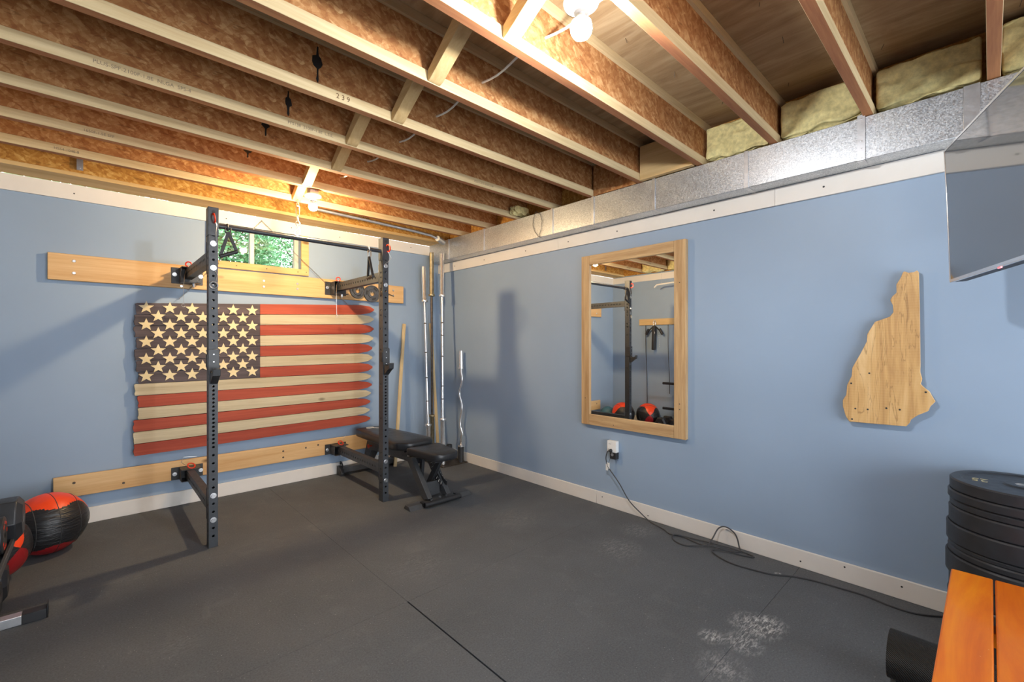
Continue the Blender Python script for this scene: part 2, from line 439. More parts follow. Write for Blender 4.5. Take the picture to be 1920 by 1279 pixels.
# ------------------------------------------------------------ shell
struct('floor', MB().box(XL-.1, .1, YF, .1, -.12, -.0125), M['concrete'])
b = MB(); wx0, wx1, wz0, wz1 = -2.385, -1.653, 2.112, 2.455
b.box(XL-.1, wx0, 0, .15, -.0125, 2.5715); b.box(wx1, .1, 0, .15, -.0125, 2.5715); b.box(wx0, wx1, 0, .15, -.0125, wz0); b.box(wx0, wx1, 0, .15, wz1, 2.5715)
struct('wall_back', b, M['paint'])
struct('wall_right', MB().box(0, .1, YF, 0, -.0125, 2.42), M['paint'])
struct('wall_left', MB().box(XL-.1, XL, YF, 0, -.0125, ZJ-.01), M['paint'])
struct('unseen_header_front', MB().box(XL-.1, .1, YF-.1, YF, 2.15, ZT), M['paint'])  # unseen header, added to keep world light from the open end off the ceiling
struct('trim_1', MB().box(.001, .04, YF, 0, 2.42, ZT), M['rim'])
struct('trim_2', MB().box(XL-.04, XL-.002, YF, 0, ZJ-.01, ZT), M['rim'])
c = MB(); c.box(XL-.1, .1, YF, .1, ZT, ZT+.019)
struct('ceiling', c, M['ply'])
def holes(mb, pts, n):
    for p in pts: mb.cyl(V(p)-V(n)*.001, V(p)+V(n)*.0006, .005, n=8)
b = MB(); b.box(XL, -.002, -.02, 0, 2.452, 2.5665)
trb = struct('trim_back', b, M['trim'])
b = MB()
for p in ((-3.28, 2.5), (-2.3, 2.5), (-1.75, 2.515), (-1.27, 2.5), (-.71, 2.49), (-.42, 2.515)): b.cyl((p[0], -.0202, p[1]), (p[0], -.0212, p[1]), .005, n=8)
o = obj('screw_hole', b, M['trimhole'], trb)
b = MB(); ys = [0, -1.98, -3.79, -5.6, YF]
for a, c_ in zip(ys[:-1], ys[1:]): b.box(-.02, 0, c_+.0008, a-.0008, 2.247, 2.356)
trr = struct('trim_right', b, M['trim'])
b = MB()
for y in (-.35, -.9, -1.55, -2.1, -2.62, -3.41, -4.05, -4.62): b.cyl((-.0202, y, 2.30), (-.0212, y, 2.30), .006, n=8)
obj('screw_hole', b, M['trimhole'], trr)
struct('trim_left', MB().box(XL, XL+.02, YF, -.02, 2.452, 2.558), M['trim'])
struct('baseboard_back', MB().box(XL, 0, -.016, 0, 0, .118), M['trim'], bevel=.003)
b = MB(); ys = [-.016, -2.41, -4.9, YF]
for a, c_ in zip(ys[:-1], ys[1:]): b.box(-.016, 0, c_+.0008, a-.0008, 0, .108)
bb = struct('baseboard_right', b, M['trim'], bevel=.003)
b = MB()
for p in ((-2.47, .07), (-2.9, .03), (-3.93, .04), (-4.4, .07), (-4.15, .085)): b.cyl((-.0162, p[0], p[1]), (-.0172, p[0], p[1]), .005, n=8)
obj('screw_hole', b, M['trimhole'], bb)
struct('baseboard_left', MB().box(XL, XL+.016, YF, -.016, 0, .118), M['trim'], bevel=.003)

# rubber mats 4x6 ft, two columns
mats = {(0, 0): 'black rubber floor mat in the window wall corner beside the balls', (0, 1): 'black rubber floor mat under the foot of the left rack upright',
        (0, 2): 'black rubber floor mat left of the wide floor gap', (0, 3): 'black rubber floor mat below the camera on the left',
        (1, 0): 'black rubber floor mat under the weight bench and barbells', (1, 1): 'black rubber floor mat touching the front foot of the bench',
        (1, 2): 'black rubber floor mat under the coiled cord below the mirror', (1, 3): 'chalk marked rubber floor mat between the mirror wall and wooden bench', }
yb = [-.0, -1.3, -2.605, -3.925, -5.24]
for (c_, r_), lab in mats.items():
    g0 = .0005; gw = .0038 if r_ >= 2 else .0005
    x0, x1 = ((XL+.002, -1.955-gw) if c_ == 0 else (-1.955+gw, -.002))
    ob = obj('rubber_floor_mat', MB().box(x0, x1, yb[r_+1]+g0, yb[r_]-g0, -.0122, 0), M['rubber'], bevel=.0006, seg=1)
    tag(ob, lab, 'floor mat', 'rubber gym mats tiling the floor')

# ------------------------------------------------------------ window
win = bpy.data.objects.new('window_1', None); COL.objects.link(win); win.location = (-2.07, 0, 2.05); win['kind'] = 'structure'
b = MB(); b.box(-2.446, -1.586, -.022, -.0005, 2.055, wz0+.004); b.box(wx1-.004, -1.586, -.022, -.0005, wz0+.004, 2.4515); b.box(-2.446, wx0+.004, -.022, -.0005, wz0+.004, 2.4515)
obj('window_casing', b, M['lumber'], win, bevel=.002)
b = MB()
for x in (-2.36, -2.22, -1.97, -1.69, -1.61): b.cyl((x, -.0222, 2.085 if x < -1.62 else 2.09), (x, -.0232, 2.085 if x < -1.62 else 2.09), .005, n=8)
obj('screw_hole', b, M['trimhole'], win)
b = MB(); y0, y1 = .08, .125
b.box(wx0, wx0+.04, y0, y1, wz0, wz1); b.box(wx1-.04, wx1, y0, y1, wz0, wz1); b.box(wx0, wx1, y0, y1, wz0, wz0+.02); b.box(wx0, wx1, y0, y1, wz1-.02, wz1)
b.box(-2.09, -2.055, y0-.01, y1, wz0, wz1)
obj('window_frame', b, M['vinylframe'], win, bevel=.002)
b = MB(); b.box(wx0+.03, -2.075, .10, .104, wz0+.015, wz1-.015); obj('pane', b, M['glass'], win)
b = MB(); b.box(-2.07, wx1-.03, .108, .112, wz0+.015, wz1-.015); obj('pane', b, M['glass'], win)

# outside: bank, shrubs, trunk
b = MB(); n = 16
for i in range(n):
    for j in range(n):
        f = lambda i, j: V((-5.5+i*8/n, .16+j*5/n, 1.80+.02*math.sin(i*1.7+j)))
        b.poly([f(i, j), f(i+1, j), f(i+1, j+1), f(i, j+1)])
tag(obj('soil_bank', b, M['soil'], smooth=True), 'brown earth bank rising behind the basement window', 'ground')
def shrub(cx, cy, cz, rx, ry, rz, n, lab, seed):
    rnd = random.Random(seed); b = MB()
    for i in range(n):
        d = V((rnd.gauss(0, 1), rnd.gauss(0, 1), rnd.gauss(0, 1))).normalized()*rnd.uniform(.55, 1)
        c0 = V((cx+d.x*rx, cy+d.y*ry, cz+d.z*rz)); u = V((rnd.gauss(0, 1), rnd.gauss(0, 1), rnd.gauss(0, .6))).normalized(); v = u.orthogonal().normalized(); L = rnd.uniform(.035, .07)
        q = c0+u*L
        b.poly([c0, c0+u*L*.5+v*L*.35, q, c0+u*L*.5-v*L*.35])
    r = thing('leafy_shrub', lab, 'shrub', (cx, cy, cz-rz), 'shrubs outside the basement window')
    obj('foliage', b, M['leaf'], r)
    b = MB(); b.tube([(cx, cy, cz-rz-.08), (cx+.03, cy, cz-.2*rz), (cx, cy, cz+rz*.5)], [.02, .012, .006]); 
    for k in range(6):
        a = k*1.05; b.tube([(cx, cy, cz-rz*.5), (cx+math.cos(a)*rx*.6, cy+math.sin(a)*ry*.6, cz+rz*.3)], [.012, .005], 6)
    obj('stem', b, M['bark'], r)
shrub(-2.05, 1.35, 2.8, .6, .5, .88, 9500, 'green leafy shrub filling the right window pane', 1)
shrub(-3.25, 1.7, 2.8, .6, .5, .88, 7500, 'green leafy shrub behind the left window pane', 2)
shrub(-.75, 2.4, 2.75, .9, .5, .85, 8500, 'green leafy shrub right of the dark tree trunk', 3)
b = MB(); b.tube([(-1.36, .95, 2.0), (-1.34, .97, 2.6), (-1.38, 1.0, 3.6)], [.1, .085, .075], 12)
tag(obj('tree_trunk', b, M['bark'], smooth=True), 'dark tree trunk at the right edge of the basement window', 'tree trunk')

# ------------------------------------------------------------ joists
ordn = ['first', 'second', 'third', 'fourth', 'fifth', 'sixth', 'seventh', 'eighth', 'ninth', 'tenth', 'eleventh']
x0, x1 = XL+.004, -.004
jroots = []
b0 = thing('floor_joist', 'double wooden joist lying on the window wall, first of the ceiling joists', 'joist', (-1.915, -.12, 2.572), 'ceiling joists')
obj('bottom_flange', MB().box(x0, x1, -.245, -.002, 2.572, 2.60), M['lumber'], b0, bevel=.002)
obj('web', MB().box(x0, x1, -.228, -.2, 2.60, 2.852), M['rim'], b0)
obj('top_flange', MB().box(x0, x1, -.245, -.19, 2.852, ZT-.001), M['flange'], b0)
jroots.append(b0)
jr = thing('floor_joist', '', 'joist', (-1.915, JY[1]+.026, ZJ), 'ceiling joists')
jr['label'] = 'wooden I-joist, second from the window wall, lit yellow behind the warm bulb'
y = JY[1]
def jparts(root, y, fl):
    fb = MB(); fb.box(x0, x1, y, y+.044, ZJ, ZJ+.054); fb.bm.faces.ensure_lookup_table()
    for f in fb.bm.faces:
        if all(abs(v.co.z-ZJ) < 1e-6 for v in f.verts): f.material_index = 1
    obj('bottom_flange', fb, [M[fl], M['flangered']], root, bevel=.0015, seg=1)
    obj('web', MB().box(x0, x1, y+.017, y+.027, ZJ+.054, ZT-.042), M['osb'], root)
    obj('top_flange', MB().box(x0, x1, y, y+.044, ZT-.042, ZT-.001), M[fl], root)
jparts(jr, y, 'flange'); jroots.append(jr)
extra = {2: 'glowing orange web', 3: 'black drip on its brown web', 4: 'stamped lumber grade marks', 5: 'pale lit bottom flange', 6: 'its web half lit near the bridging', 7: 'a diagonal brace left of the bright bulb',
         8: 'reddish underside just right of the bright bulb', 9: 'red stained underside above the duct strap', 10: 'seen straight from below beside the television'}
jr2 = None
for k in range(2, 11):
    lab = 'wooden I-joist, %s from the window wall, %s' % (ordn[k], extra[k])
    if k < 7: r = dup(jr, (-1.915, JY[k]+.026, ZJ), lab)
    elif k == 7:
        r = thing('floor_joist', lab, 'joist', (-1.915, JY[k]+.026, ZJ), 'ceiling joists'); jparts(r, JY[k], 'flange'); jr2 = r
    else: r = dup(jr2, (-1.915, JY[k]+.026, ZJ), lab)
    jroots.append(r)
for k in (11, 12, 13, 14, 15):
    r = dup(jr2, (-1.915, JY[0]-.455*k+.026, ZJ), 'wooden I-joist behind the camera position'); 
    if k == 13: pass
# grade stamps and handwriting on the flanges
def stamp(k, x, s, size, mat='ink', z=2.617, dy=0):
    text(s, size, frame((x, JY[k]-.0008+dy, z), (1, 0, 0), (0, 0, 1)), M[mat], 'stamp_lettering', jroots[k], .0003)
stamp(4, -3.0, 'PLUS-SPF-2100F-1.8E  NLGA  SPS-4', .024); stamp(4, -2.25, 'PFS138  2100F-1.8E  L.S.E.', .024); stamp(4, -.95, 'ICES 1315-1018 5189', .022)
stamp(2, -3.15, '1650F-1.5E SPF', .022); stamp(1, -3.3, 'HSS4-1040-8', .022); stamp(5, -2.25, '2 3 9', .035, 'inkdark'); stamp(0, -1.1, 'RIM', .075, 'inkdark', 2.69, -.0225)
# black adhesive drips
for k, z0, z1 in ((5, 2.655, 2.83), (4, 2.66, 2.80), (3, 2.70, 2.82), (2, 2.70, 2.79)):
    yw = JY[k]+.0168; b = MB(); rnd = random.Random(k)
    pts = []; H_ = z1-z0; zz = [z1, z1-.1*H_, z1-.25*H_, z1-.3*H_, z1-.45*H_, z1-.55*H_, z1-.62*H_, z0+.2*H_, z0+.1*H_, z0]; ww = [.003, .004, .006, .02, .024, .016, .006, .004, .006, .002]
    L = [(-2.37-w_*rnd.uniform(.6, 1.3), yw, z_) for w_, z_ in zip(ww, zz)]; Rr = [(-2.37+w_*rnd.uniform(.6, 1.3), yw, z_) for w_, z_ in zip(ww, zz)]
    b.prism(L+Rr[::-1], (0, -.003, 0)); obj('adhesive_drip', b, M['tar'], jroots[k])

# diagonal bridging
bl = {1: 'short diagonal wooden brace holding the hanging chain', 2: 'short diagonal wooden brace just above the warm bulb, glowing yellow', 3: 'dim diagonal wooden brace two bays in front of the warm bulb',
      4: 'brown diagonal wooden brace, fourth from the window wall', 5: 'diagonal wooden brace, fifth from the window wall, lit at its foot', 6: 'long pale diagonal brace, sixth from the window wall', 7: 'pale diagonal brace nearest to the bright bulb'}
bx = {1: -1.907, 2: -1.972, 3: -1.925, 4: -2.013, 5: -1.949, 6: -2.007, 7: -1.946}
for k in range(1, 8):
    x = bx[k]; b = MB(); w2 = .034
    a0 = V((x-w2, JY[k]-.003, ZJ+.005)); 
    prof = [(JY[k]-.0015, ZJ+.003), (JY[k]-.0015, ZJ+.052), (JY[k]-.30, ZT-.045), (JY[k+1]+.048, ZT-.045), (JY[k+1]+.048, ZT-.075), (JY[k]-.026, ZJ+.008)]
    b.prism([(x-w2, p[0], p[1]) for p in prof], (2*w2, 0, 0))
    r = obj('bridging_brace', b, M['lumbery'], bevel=.0015, seg=1)
    tag(r, bl[k], 'brace', 'diagonal bridging between the joists')
    nb = MB()
    for dx in (-.012, .014): nb.cyl((x+dx, JY[k]-.016, ZJ+.012), (x+dx, JY[k]-.02, ZJ+.010), .003, n=6)
    nb.bm.free()
# white electrical cable through the joists
cx = -1.69
pts = []
n = 60
for i in range(n+1):
    y = -1.0-(4.4-1.0)*i/n
    ph = ((y-JY[0])/.455) % 1
    pts.append((cx+.02*math.sin(y*2.3), y, 2.725+.014*math.sin(ph*2*PI)))
pts = [(-1.86, -1.03, 2.64), (-1.8, -1.02, 2.69)]+pts
tag(obj('electrical_cable', MB().tube(pts, .0055, 8), M['romex'], smooth=True), 'white cable threaded through the joists between the two bulbs', 'cable')
# fixtures
def lamp(x, y, zt, bm_, lab, k=1):
    r = thing('light_fixture', lab, 'light', (x, y, zt), 'bare bulb ceiling lights')
    obj('junction_box', MB().cyl((x, y, zt), (x, y, zt+.045), .045, n=8), M['galvplain'], r)
    obj('porcelain_base', MB().lathe([(.001, 0), (.062, 0), (.064, -.006), (.060, -.014), (.036, -.020), (.028, -.026), (.027, -.044), (.022, -.046), (.001, -.046)], (x, y, zt)), M['porcelain'], r, smooth=True)
    obj('bulb_collar', MB().lathe([(.0135, -.044), (.0135, -.056), (.018*k, -.062), (.025*k, -.070), (.0295*k, -.0775)], (x, y, zt)), M['whiteplastic'], r, smooth='all')
    prof = [(r_*k, -.0775+(z_+.0775)*k) for r_, z_ in ((.0295, -.0775), (.0315, -.086), (.0325, -.095), (.031, -.106), (.025, -.117), (.014, -.1245), (.0005, -.1265))]
    obj('bulb', MB().lathe(prof, (x, y, zt)), bm_, r, smooth='all')
lamp(-1.905, -3.727, 2.592, M['bulbcool'], 'bare round bulb on white porcelain base, brightest near the picture top', 1.18)
lamp(-1.895, -1.03, 2.558, M['bulbwarm'], 'small warm bulb on white porcelain base above the pull-up bar')
# chain with snap hook from brace
r = thing('hanging_chain', 'short steel chain with a snap hook hanging beside the warm bulb', 'chain', (-1.905, -.70, 2.585))
def link(mb, c_, L, w_, r_, rot):
    P = []
    for i in range(16):
        a = 2*PI*i/16; u, v = w_*math.cos(a), (L-w_)*(1 if math.sin(a) > 0 else -1)*(1 if abs(math.sin(a)) > .01 else 0)+w_*math.sin(a)
        P.append(V(c_)+V((u*math.cos(rot), u*math.sin(rot), v)))
    mb.tube(P, r_, 6, True)
b = MB(); b.cyl((-1.905, -.70, 2.60), (-1.905, -.70, 2.565), .003, n=8)
link(b, (-1.905, -.70, 2.555), .014, .009, .0025, 0)
obj('eye_hook', b, M['zinc'], r, smooth=True)
b = MB(); link(b, (-1.905, -.70, 2.505), .045, .016, .0032, .3); obj('link', b, M['zinc'], r, smooth=True)
b = MB(); link(b, (-1.905, -.70, 2.437), .028, .010, .0028, 1.7); obj('link', b, M['zinc'], r, smooth=True)
b = MB(); link(b, (-1.905, -.70, 2.395), .02, .018, .0042, .2); obj('ring', b, M['zinc'], r, smooth=True)
b = MB(); b.tube([(-1.905, -.70, 2.378), (-1.902, -.70, 2.35), (-1.93, -.70, 2.315), (-1.935, -.70, 2.30), (-1.915, -.70, 2.292), (-1.89, -.70, 2.30), (-1.885, -.70, 2.34), (-1.895, -.70, 2.37)], .005, 8)
obj('snap_hook', b, M['zinc'], r, smooth=True)
# strap on rim joist
b = MB(); b.box(-3.262, -3.228, -.2495, -.2448, 2.62, 2.74); r = obj('metal_strap', b, M['galvplain']); tag(r, 'short galvanised strap screwed to the joist above the window wall', 'strap')
obj('screw', MB().cyl((-3.245, -.2495, 2.64), (-3.245, -.255, 2.64), .007, n=8), M['zinc'], r)
# conduit near the duct
r = thing('metal_conduit', 'grey metal conduit running under the joists into the duct corner', 'conduit', (-.9, -.5, 2.56))
obj('pipe', MB().tube([(-1.75, -.58, 2.585), (-1.2, -.56, 2.579), (-.7, -.53, 2.574), (-.45, -.505, 2.568), (-.33, -.47, 2.55), (-.27, -.42, 2.53)], .0135, 10), M['galvplain'], r, smooth=True)
obj('foil_sleeve', MB().cyl((-.36, -.49, 2.553), (-.22, -.40, 2.545), .03, .032, n=14), M['galv'], r, smooth=True)
# insulation
def batt(x0, x1, y0, y1, z0, z1, lab, seed):
    rnd = random.Random(seed); bm = bmesh.new()
    bmesh.ops.create_cube(bm, size=1); bmesh.ops.subdivide_edges(bm, edges=bm.edges, cuts=7, use_grid_fill=True)
    for v in bm.verts:
        p = V(((x0+x1)/2+v.co.x*(x1-x0), (y0+y1)/2+v.co.y*(y1-y0), (z0+z1)/2+v.co.z*(z1-z0)))
        if abs(v.co.x) > .49 or abs(v.co.z) > .49: p += V((rnd.uniform(-.03, .02), 0, rnd.uniform(-.04, .012)))
        v.co = p
    m = MB(); m.bm.free(); m.bm = bm
    o = obj('insulation_batt', m, M['insul'], smooth='all', sub=1); tag(o, lab, 'insulation', 'yellow insulation stuffed between joist ends')
il = {6: 'yellow insulation between the joists above the mirror', 7: 'yellow insulation above the duct, second bay right of the bright bulb', 8: 'tall yellow insulation above the duct left of the metal strap', 9: 'dim brown yellow insulation filling the bay right of the duct strap', 10: 'dim yellow insulation in the bay beyond the last joist'}
for k in (7, 8, 9):
    batt(-.11, -.045, JY[k+1]+.06, JY[k]-.004, 2.635, 2.84 if k > 6 else 2.78, il[k], k)
batt(-.11, -.045, JY[10]-.44, JY[10]-.004, 2.635, 2.86, il[10], 20)
batt(-.26, -.08, JY[3]-.10, JY[3]-.01, 2.63, 2.69, 'small torn tuft of insulation above the dark wire loop', 30)
for k in range(1, 10):
    batt(XL+.02, XL+.12, JY[k+1]+.06, JY[k]-.004, 2.60, 2.82, 'yellow insulation over the left wall, %s bay from the window wall' % ordn[k], 50+k)
for k, xx in ((6, -.16), (5, -.12)):
    tag(obj('blocking_board', MB().box(xx-.04, xx, JY[k+1]+.054, JY[k]-.002, ZJ+.0, ZT-.05), M['lumbery'] if k == 6 else M['osb'], bevel=.002),
        'pale blocking board closing the bay above the duct' if k == 6 else 'dark blocking board closing the next bay toward the window wall', 'board')
# nails through the subfloor
b = MB(); rnd = random.Random(4)
for k in range(5, 11):
    for i in range(9):
        x = -.25-i*.24+rnd.uniform(-.08, .08); yy = JY[k]-.02-rnd.uniform(0, .38)
        d = V((rnd.uniform(-.5, .5), rnd.uniform(-.5, .5), -1)).normalized()
        p = V((x, yy, ZT)); b.cyl(p, p+d*.03, .0012, n=5)
tag(obj('subfloor_nails', b, M['darksteel']), 'nail tips poking through the plywood subfloor', 'nails', None, 'stuff')

# ------------------------------------------------------------ duct
r = thing('air_duct', 'long galvanised sheet metal air duct along the top of the mirror wall', 'duct', (-.08, -3.3, 2.358))
js = [-.012, -.42, -1.06, -2.03, -2.48, -3.03, -3.67, -4.664, -5.9, YF]
for a, c_ in zip(js[:-1], js[1:]):
    obj('duct_section', MB().box(-.16, -.0215, c_+.001, a-.001, 2.358, 2.586), M['galv'], r, bevel=.002, seg=1)
for y in js[1:-1]:
    w_ = .012 if y > -4 else .028
    obj('joint_band', MB().box(-.166, -.0215, y-w_, y+w_, 2.3555, 2.5885), M['galvplain'], r, bevel=.001, seg=1)
for y in (-4.25,):
    b = MB(); b.box(-.1665, -.1635, y-.017, y+.017, 2.35, 2.60); b.box(-.1665, -.1, y-.017, y+.017, 2.352, 2.3555)
    h = obj('hanger_strap', b, M['galvplain'], r)
    b = MB()
    for z in (2.37, 2.42, 2.46, 2.58): b.cyl((-.1665, y, z), (-.170, y, z), .004, n=8)
    obj('screw', b, M['zinc'], h)
# thin black wire loop on duct
P = [(-.168, -1.83+dy, z) for dy, z in ((0, 2.60), (.03, 2.54), (.035, 2.48), (.01, 2.42), (-.035, 2.365), (-.075, 2.352))]
Q = [(-.17, -1.83+dy, z) for dy, z in ((-.01, 2.60), (-.065, 2.56), (-.085, 2.50), (-.075, 2.43), (-.05, 2.375), (-.06, 2.352))]
b = MB(); b.tube(P, .0022, 6); b.tube(Q, .0022, 6)
tag(obj('wire_loop', b, M['cable'], smooth=True), 'thin black wire hanging in a loop against the duct', 'wire')
# ------------------------------------------------------------ ledger boards
def screwhead(mb, x, y, z, r=.012, t=.005, n=10): mb.cyl((x, y, z), (x, y-t, z), r, r*.75, n=n)
lu = obj('mounting_board', MB().box(-3.419, -.527, -.04, -.0006, 1.842, 2.040), M['ledger'], bevel=.004)
tag(lu, 'long upper pine board bolted to the wall below the window', 'board')
for x, z in ((-3.28, 1.99), (-3.28, 1.9), (-2.0, 1.965), (-2.0, 1.91), (-1.7, 1.965), (-1.7, 1.915), (-.66, 1.985), (-.66, 1.925), (-2.63, 1.86)):
    b = MB(); screwhead(b, x, -.0401, z); obj('bolt_head', b, M['zinc'], lu, smooth=True)
b = MB(); rnd = random.Random(2)
b.prism([(-2.02+.045*math.cos(a)*(1+.3*rnd.random()), -.0404, 1.945+.035*math.sin(a)*(1+.3*rnd.random())) for a in [i*PI/9 for i in range(18)]], (0, -.0002, 0))
b.bm.free()
ll = obj('mounting_board', MB().box(-3.39, -.76, -.04, -.0166, .225, .385), M['ledger'], bevel=.004)
tag(ll, 'long lower pine board along the wall just above the baseboard', 'board')
for x, z in ((-3.28, .33), (-1.83, .33), (-1.83, .27), (-1.5, .34), (-3.0, .27), (-1.62, .33)):
    b = MB(); screwhead(b, x, -.0401, z, .009); obj('bolt_head', b, M['darksteel'], ll, smooth=True)
b = MB(); b.tube([(-.80, -.05, 1.965), (-.74, -.052, 1.945), (-.66, -.05, 1.915)], .004, 6); b.tube([(-.80, -.05, 1.975), (-.76, -.055, 1.95), (-.72, -.05, 1.925)], .003, 6)
b.cyl((-.76, -.04, 1.952), (-.76, -.058, 1.952), .003, n=6)
tag(obj('hanging_clip', b, M['darksteel'], smooth=True), 'thin dark metal clip hanging on the right end of the upper board', 'clip')

# ------------------------------------------------------------ rack
rk = thing('wall_mounted_squat_rack', 'black wall-mounted squat rack with two perforated uprights before the wooden flag', 'rack', (-1.955, -.6, 0))
UX = {'L': -2.584, 'R': -1.319}; UY0, UY1 = -1.147, -1.071; HW = .026; ZU = 2.284
def upright(s):
    x = UX[s]; yf = UY0 if s == 'L' else UY0+.014; yb_ = yf+.076
    H = [1.992-.0545*n for n in range(0, 12)]+[2.101, 2.255, 2.0465]
    H += [.675+.02725*i for i in range(25)]+[.675-.0545*i for i in range(1, 12)]
    S = [2.155-.1635*i for i in range(5)]+[1.95, 1.90, 1.85, 1.79]+[1.62-.3*i for i in range(5)]+[.10, .16, .22, .28]
    b = MB(); r = .0082
    b.perf((x, yf, 0), (1, 0, 0), (0, 0, 1), (0, -1, 0), 2*HW, 0.004, ZU, H, r)
    b.perf((x, yb_, 0), (1, 0, 0), (0, 0, 1), (0, 1, 0), 2*HW, 0.004, ZU, H, r)
    b.perf((x-HW, (yf+yb_)/2, 0), (0, 1, 0), (0, 0, 1), (-1, 0, 0), .076, .004, ZU, sorted(set(S)), .0095)
    b.perf((x+HW, (yf+yb_)/2, 0), (0, 1, 0), (0, 0, 1), (1, 0, 0), .076, .004, ZU, sorted(set(S)), .0095)
    b.box(x-HW, x+HW, yf, yb_, ZU, ZU+.003); b.box(x-HW-.002, x+HW+.002, yf-.002, yb_+.002, 0.0005, .006)
    u = obj('upright', b, M['rack'], rk)
    for z in (2.0465, 1.883, .348, .1845):
        b = MB(); b.cyl((x, yf, z), (x, yf-.004, z), .018, n=20); b.cyl((x, yf-.004, z), (x, yf-.013, z), .0145, .0125, n=6)
        obj('bolt', b, M['zinc'], u)
    # top bracket of the pull-up bar
    b = MB(); b.box(x-HW-.004, x+HW+.004, yf-.004, yf, 2.10, ZU+.006); b.box(x-HW-.004, x-HW, yf, yb_, 2.10, ZU+.006); b.box(x+HW, x+HW+.004, yf, yb_, 2.10, ZU+.006); b.box(x-HW-.004, x+HW+.004, yf-.004, yb_, ZU+.003, ZU+.007)
    obj('top_bracket', b, M['rack'], rk, bevel=.001, seg=1)
    b = MB(); b.cyl((x, yf-.004, 2.26), (x, yf-.0046, 2.26), .011, n=12); obj('bracket_hole', b, M['trimhole'], u)
    return yf, yb_
for s in 'LR':
    yf, yb_ = upright(s); x = UX[s]
    ax = x-.008 if s == 'L' else x-.045
    ax = x
    for nm, zc, hh in (('U', 1.958, .04), ('D', .282, .04)):
        # arm tube
        b = MB(); ya, ye = -.062, yb_+.006; aw = .025
        Ls = ya-ye
        Hh = [Ls*.06+i*.0508 for i in range(int(Ls*.9/.0508)+1)]
        b.perf((ax-aw, ya, zc), (0, 0, 1), (0, -1, 0), (-1, 0, 0), 2*hh, 0, Ls, Hh, .0095)
        b.perf((ax+aw, ya, zc), (0, 0, 1), (0, -1, 0), (1, 0, 0), 2*hh, 0, Ls, Hh, .0095)
        for sg in (1, -1): b.poly([(ax-aw, ya, zc+sg*hh), (ax+aw, ya, zc+sg*hh), (ax+aw, ye, zc+sg*hh), (ax-aw, ye, zc+sg*hh)])
        obj('arm', b, M['rack'], rk)
        obj('flange_plate', MB().box(x-.028, x+.028, yb_+.0005, yb_+.0065, zc-.106, zc+.108), M['rack'], rk, bevel=.002, seg=1)
        # wall bracket: back plate, top and bottom plates, cheek
        b = MB(); z0, z1 = (zc-.075, zc+.05) if nm == 'U' else (zc-.05, zc+.045)
        b.box(ax-.115, ax+.105, -.047, -.0402, z0-.005, z1+.005)
        b.box(ax-.06, ax+.075, -.185, -.047, z1-.004, z1+.002); b.box(ax-.06, ax+.075, -.185, -.047, z0-.002, z0+.004)
        b.box(ax-.063, ax-.057, -.16, -.047, z0, z1)
        wb = obj('wall_bracket', b, M['blackmetal'], rk, bevel=.0015, seg=1)
        for dx in (-.092, .09):
            b = MB(); b.cyl((ax+dx, -.047, zc-.005), (ax+dx, -.051, zc-.005), .016, n=16); b.cyl((ax+dx, -.051, zc-.005), (ax+dx, -.06, zc-.005), .011, n=6); obj('bolt', b, M['zinc'], wb)
        b = MB(); b.cyl((ax+.03, -.12, z0-.002), (ax+.03, -.12, z0-.022), .012, n=6); b.cyl((ax+.03, -.12, z0-.022), (ax+.03, -.12, z0-.034), .007, n=10); obj('bolt', b, M['zinc'], wb)
obj('pull_up_bar', MB().cyl((UX['L']+HW, -1.108, 2.178), (UX['R']-HW, -1.10, 2.178), .0165, n=20), M['rack'], rk, smooth=True)

# locking pins with rings and lanyards
def pin(lab, c, ringaxis, mat, stemdir, lany, lm=M['wire'], rr=.02, tipring=None):
    r = thing('locking_pin', lab, 'pin', c, 'ring handled locking pins on the rack')
    c = V(c); a = V(ringaxis).normalized(); x = a.orthogonal().normalized(); y = a.cross(x)
    obj('ring_handle', MB().tube([c+x*rr*math.cos(t)+y*rr*math.sin(t) for t in [i*2*PI/20 for i in range(20)]], .0052, 8, True), mat, r, smooth=True)
    s = V(stemdir).normalized(); obj('pin_shaft', MB().cyl(c+s*rr*.8, c+s*(rr+.035), .0055, n=10), M['zinc'], r)
    if lany:
        b = MB(); b.tube(lany, .0016, 6); e = V(lany[-1])
        if tipring: b.tube([e+V((tipring*math.cos(t), -.002*math.sin(3*t), tipring*math.sin(t)-tipring)) for t in [i*2*PI/16 for i in range(16)]], .0018, 6, True)
        obj('lanyard', b, lm, r, smooth=True)
xl, xr = UX['L'], UX['R']
pin('red ring pin at the top of the left rack upright', (xl, UY0-.018, 2.215), (1, 0, .15), M['redplastic'], (0, 1, .1), [(xl+.004, UY0-.014, 2.20), (xl+.016, UY0-.02, 2.17), (xl+.012, UY0-.012, 2.12), (xl+.014, UY0-.01, 2.04)], rr=.03, tipring=None)
pin('orange red ring pin at the top of the right rack upright', (xr+.012, UY0-.008, 2.20), (1, .1, .15), M['redplastic'], (0, 1, .1), [(xr+.01, UY0-.006, 2.17), (xr+.04, UY0-.01, 2.12), (xr+.02, UY0-.008, 2.09), (xr-.015, UY0-.004, 2.06)], rr=.03)
pin('wire ring pin half way down the upper part of the left upright', (xl, UY0-.012, 1.765), (.3, 1, .1), M['wire'], (0, 1, 0), [(xl+.012, UY0-.008, 1.79), (xl+.02, UY0-.01, 1.84), (xl+.01, UY0-.006, 1.86)], rr=.022)
pin('pinkish ring pin standing on the left upper wall bracket', (xl-.01, -.15, 2.035), (.3, 1, 0), M['redplastic'], (0, 0, -1), [(xl-.02, -.155, 2.01), (xl-.04, -.19, 1.94), (xl-.05, -.19, 1.84), (xl-.05, -.19, 1.70)], tipring=.012)
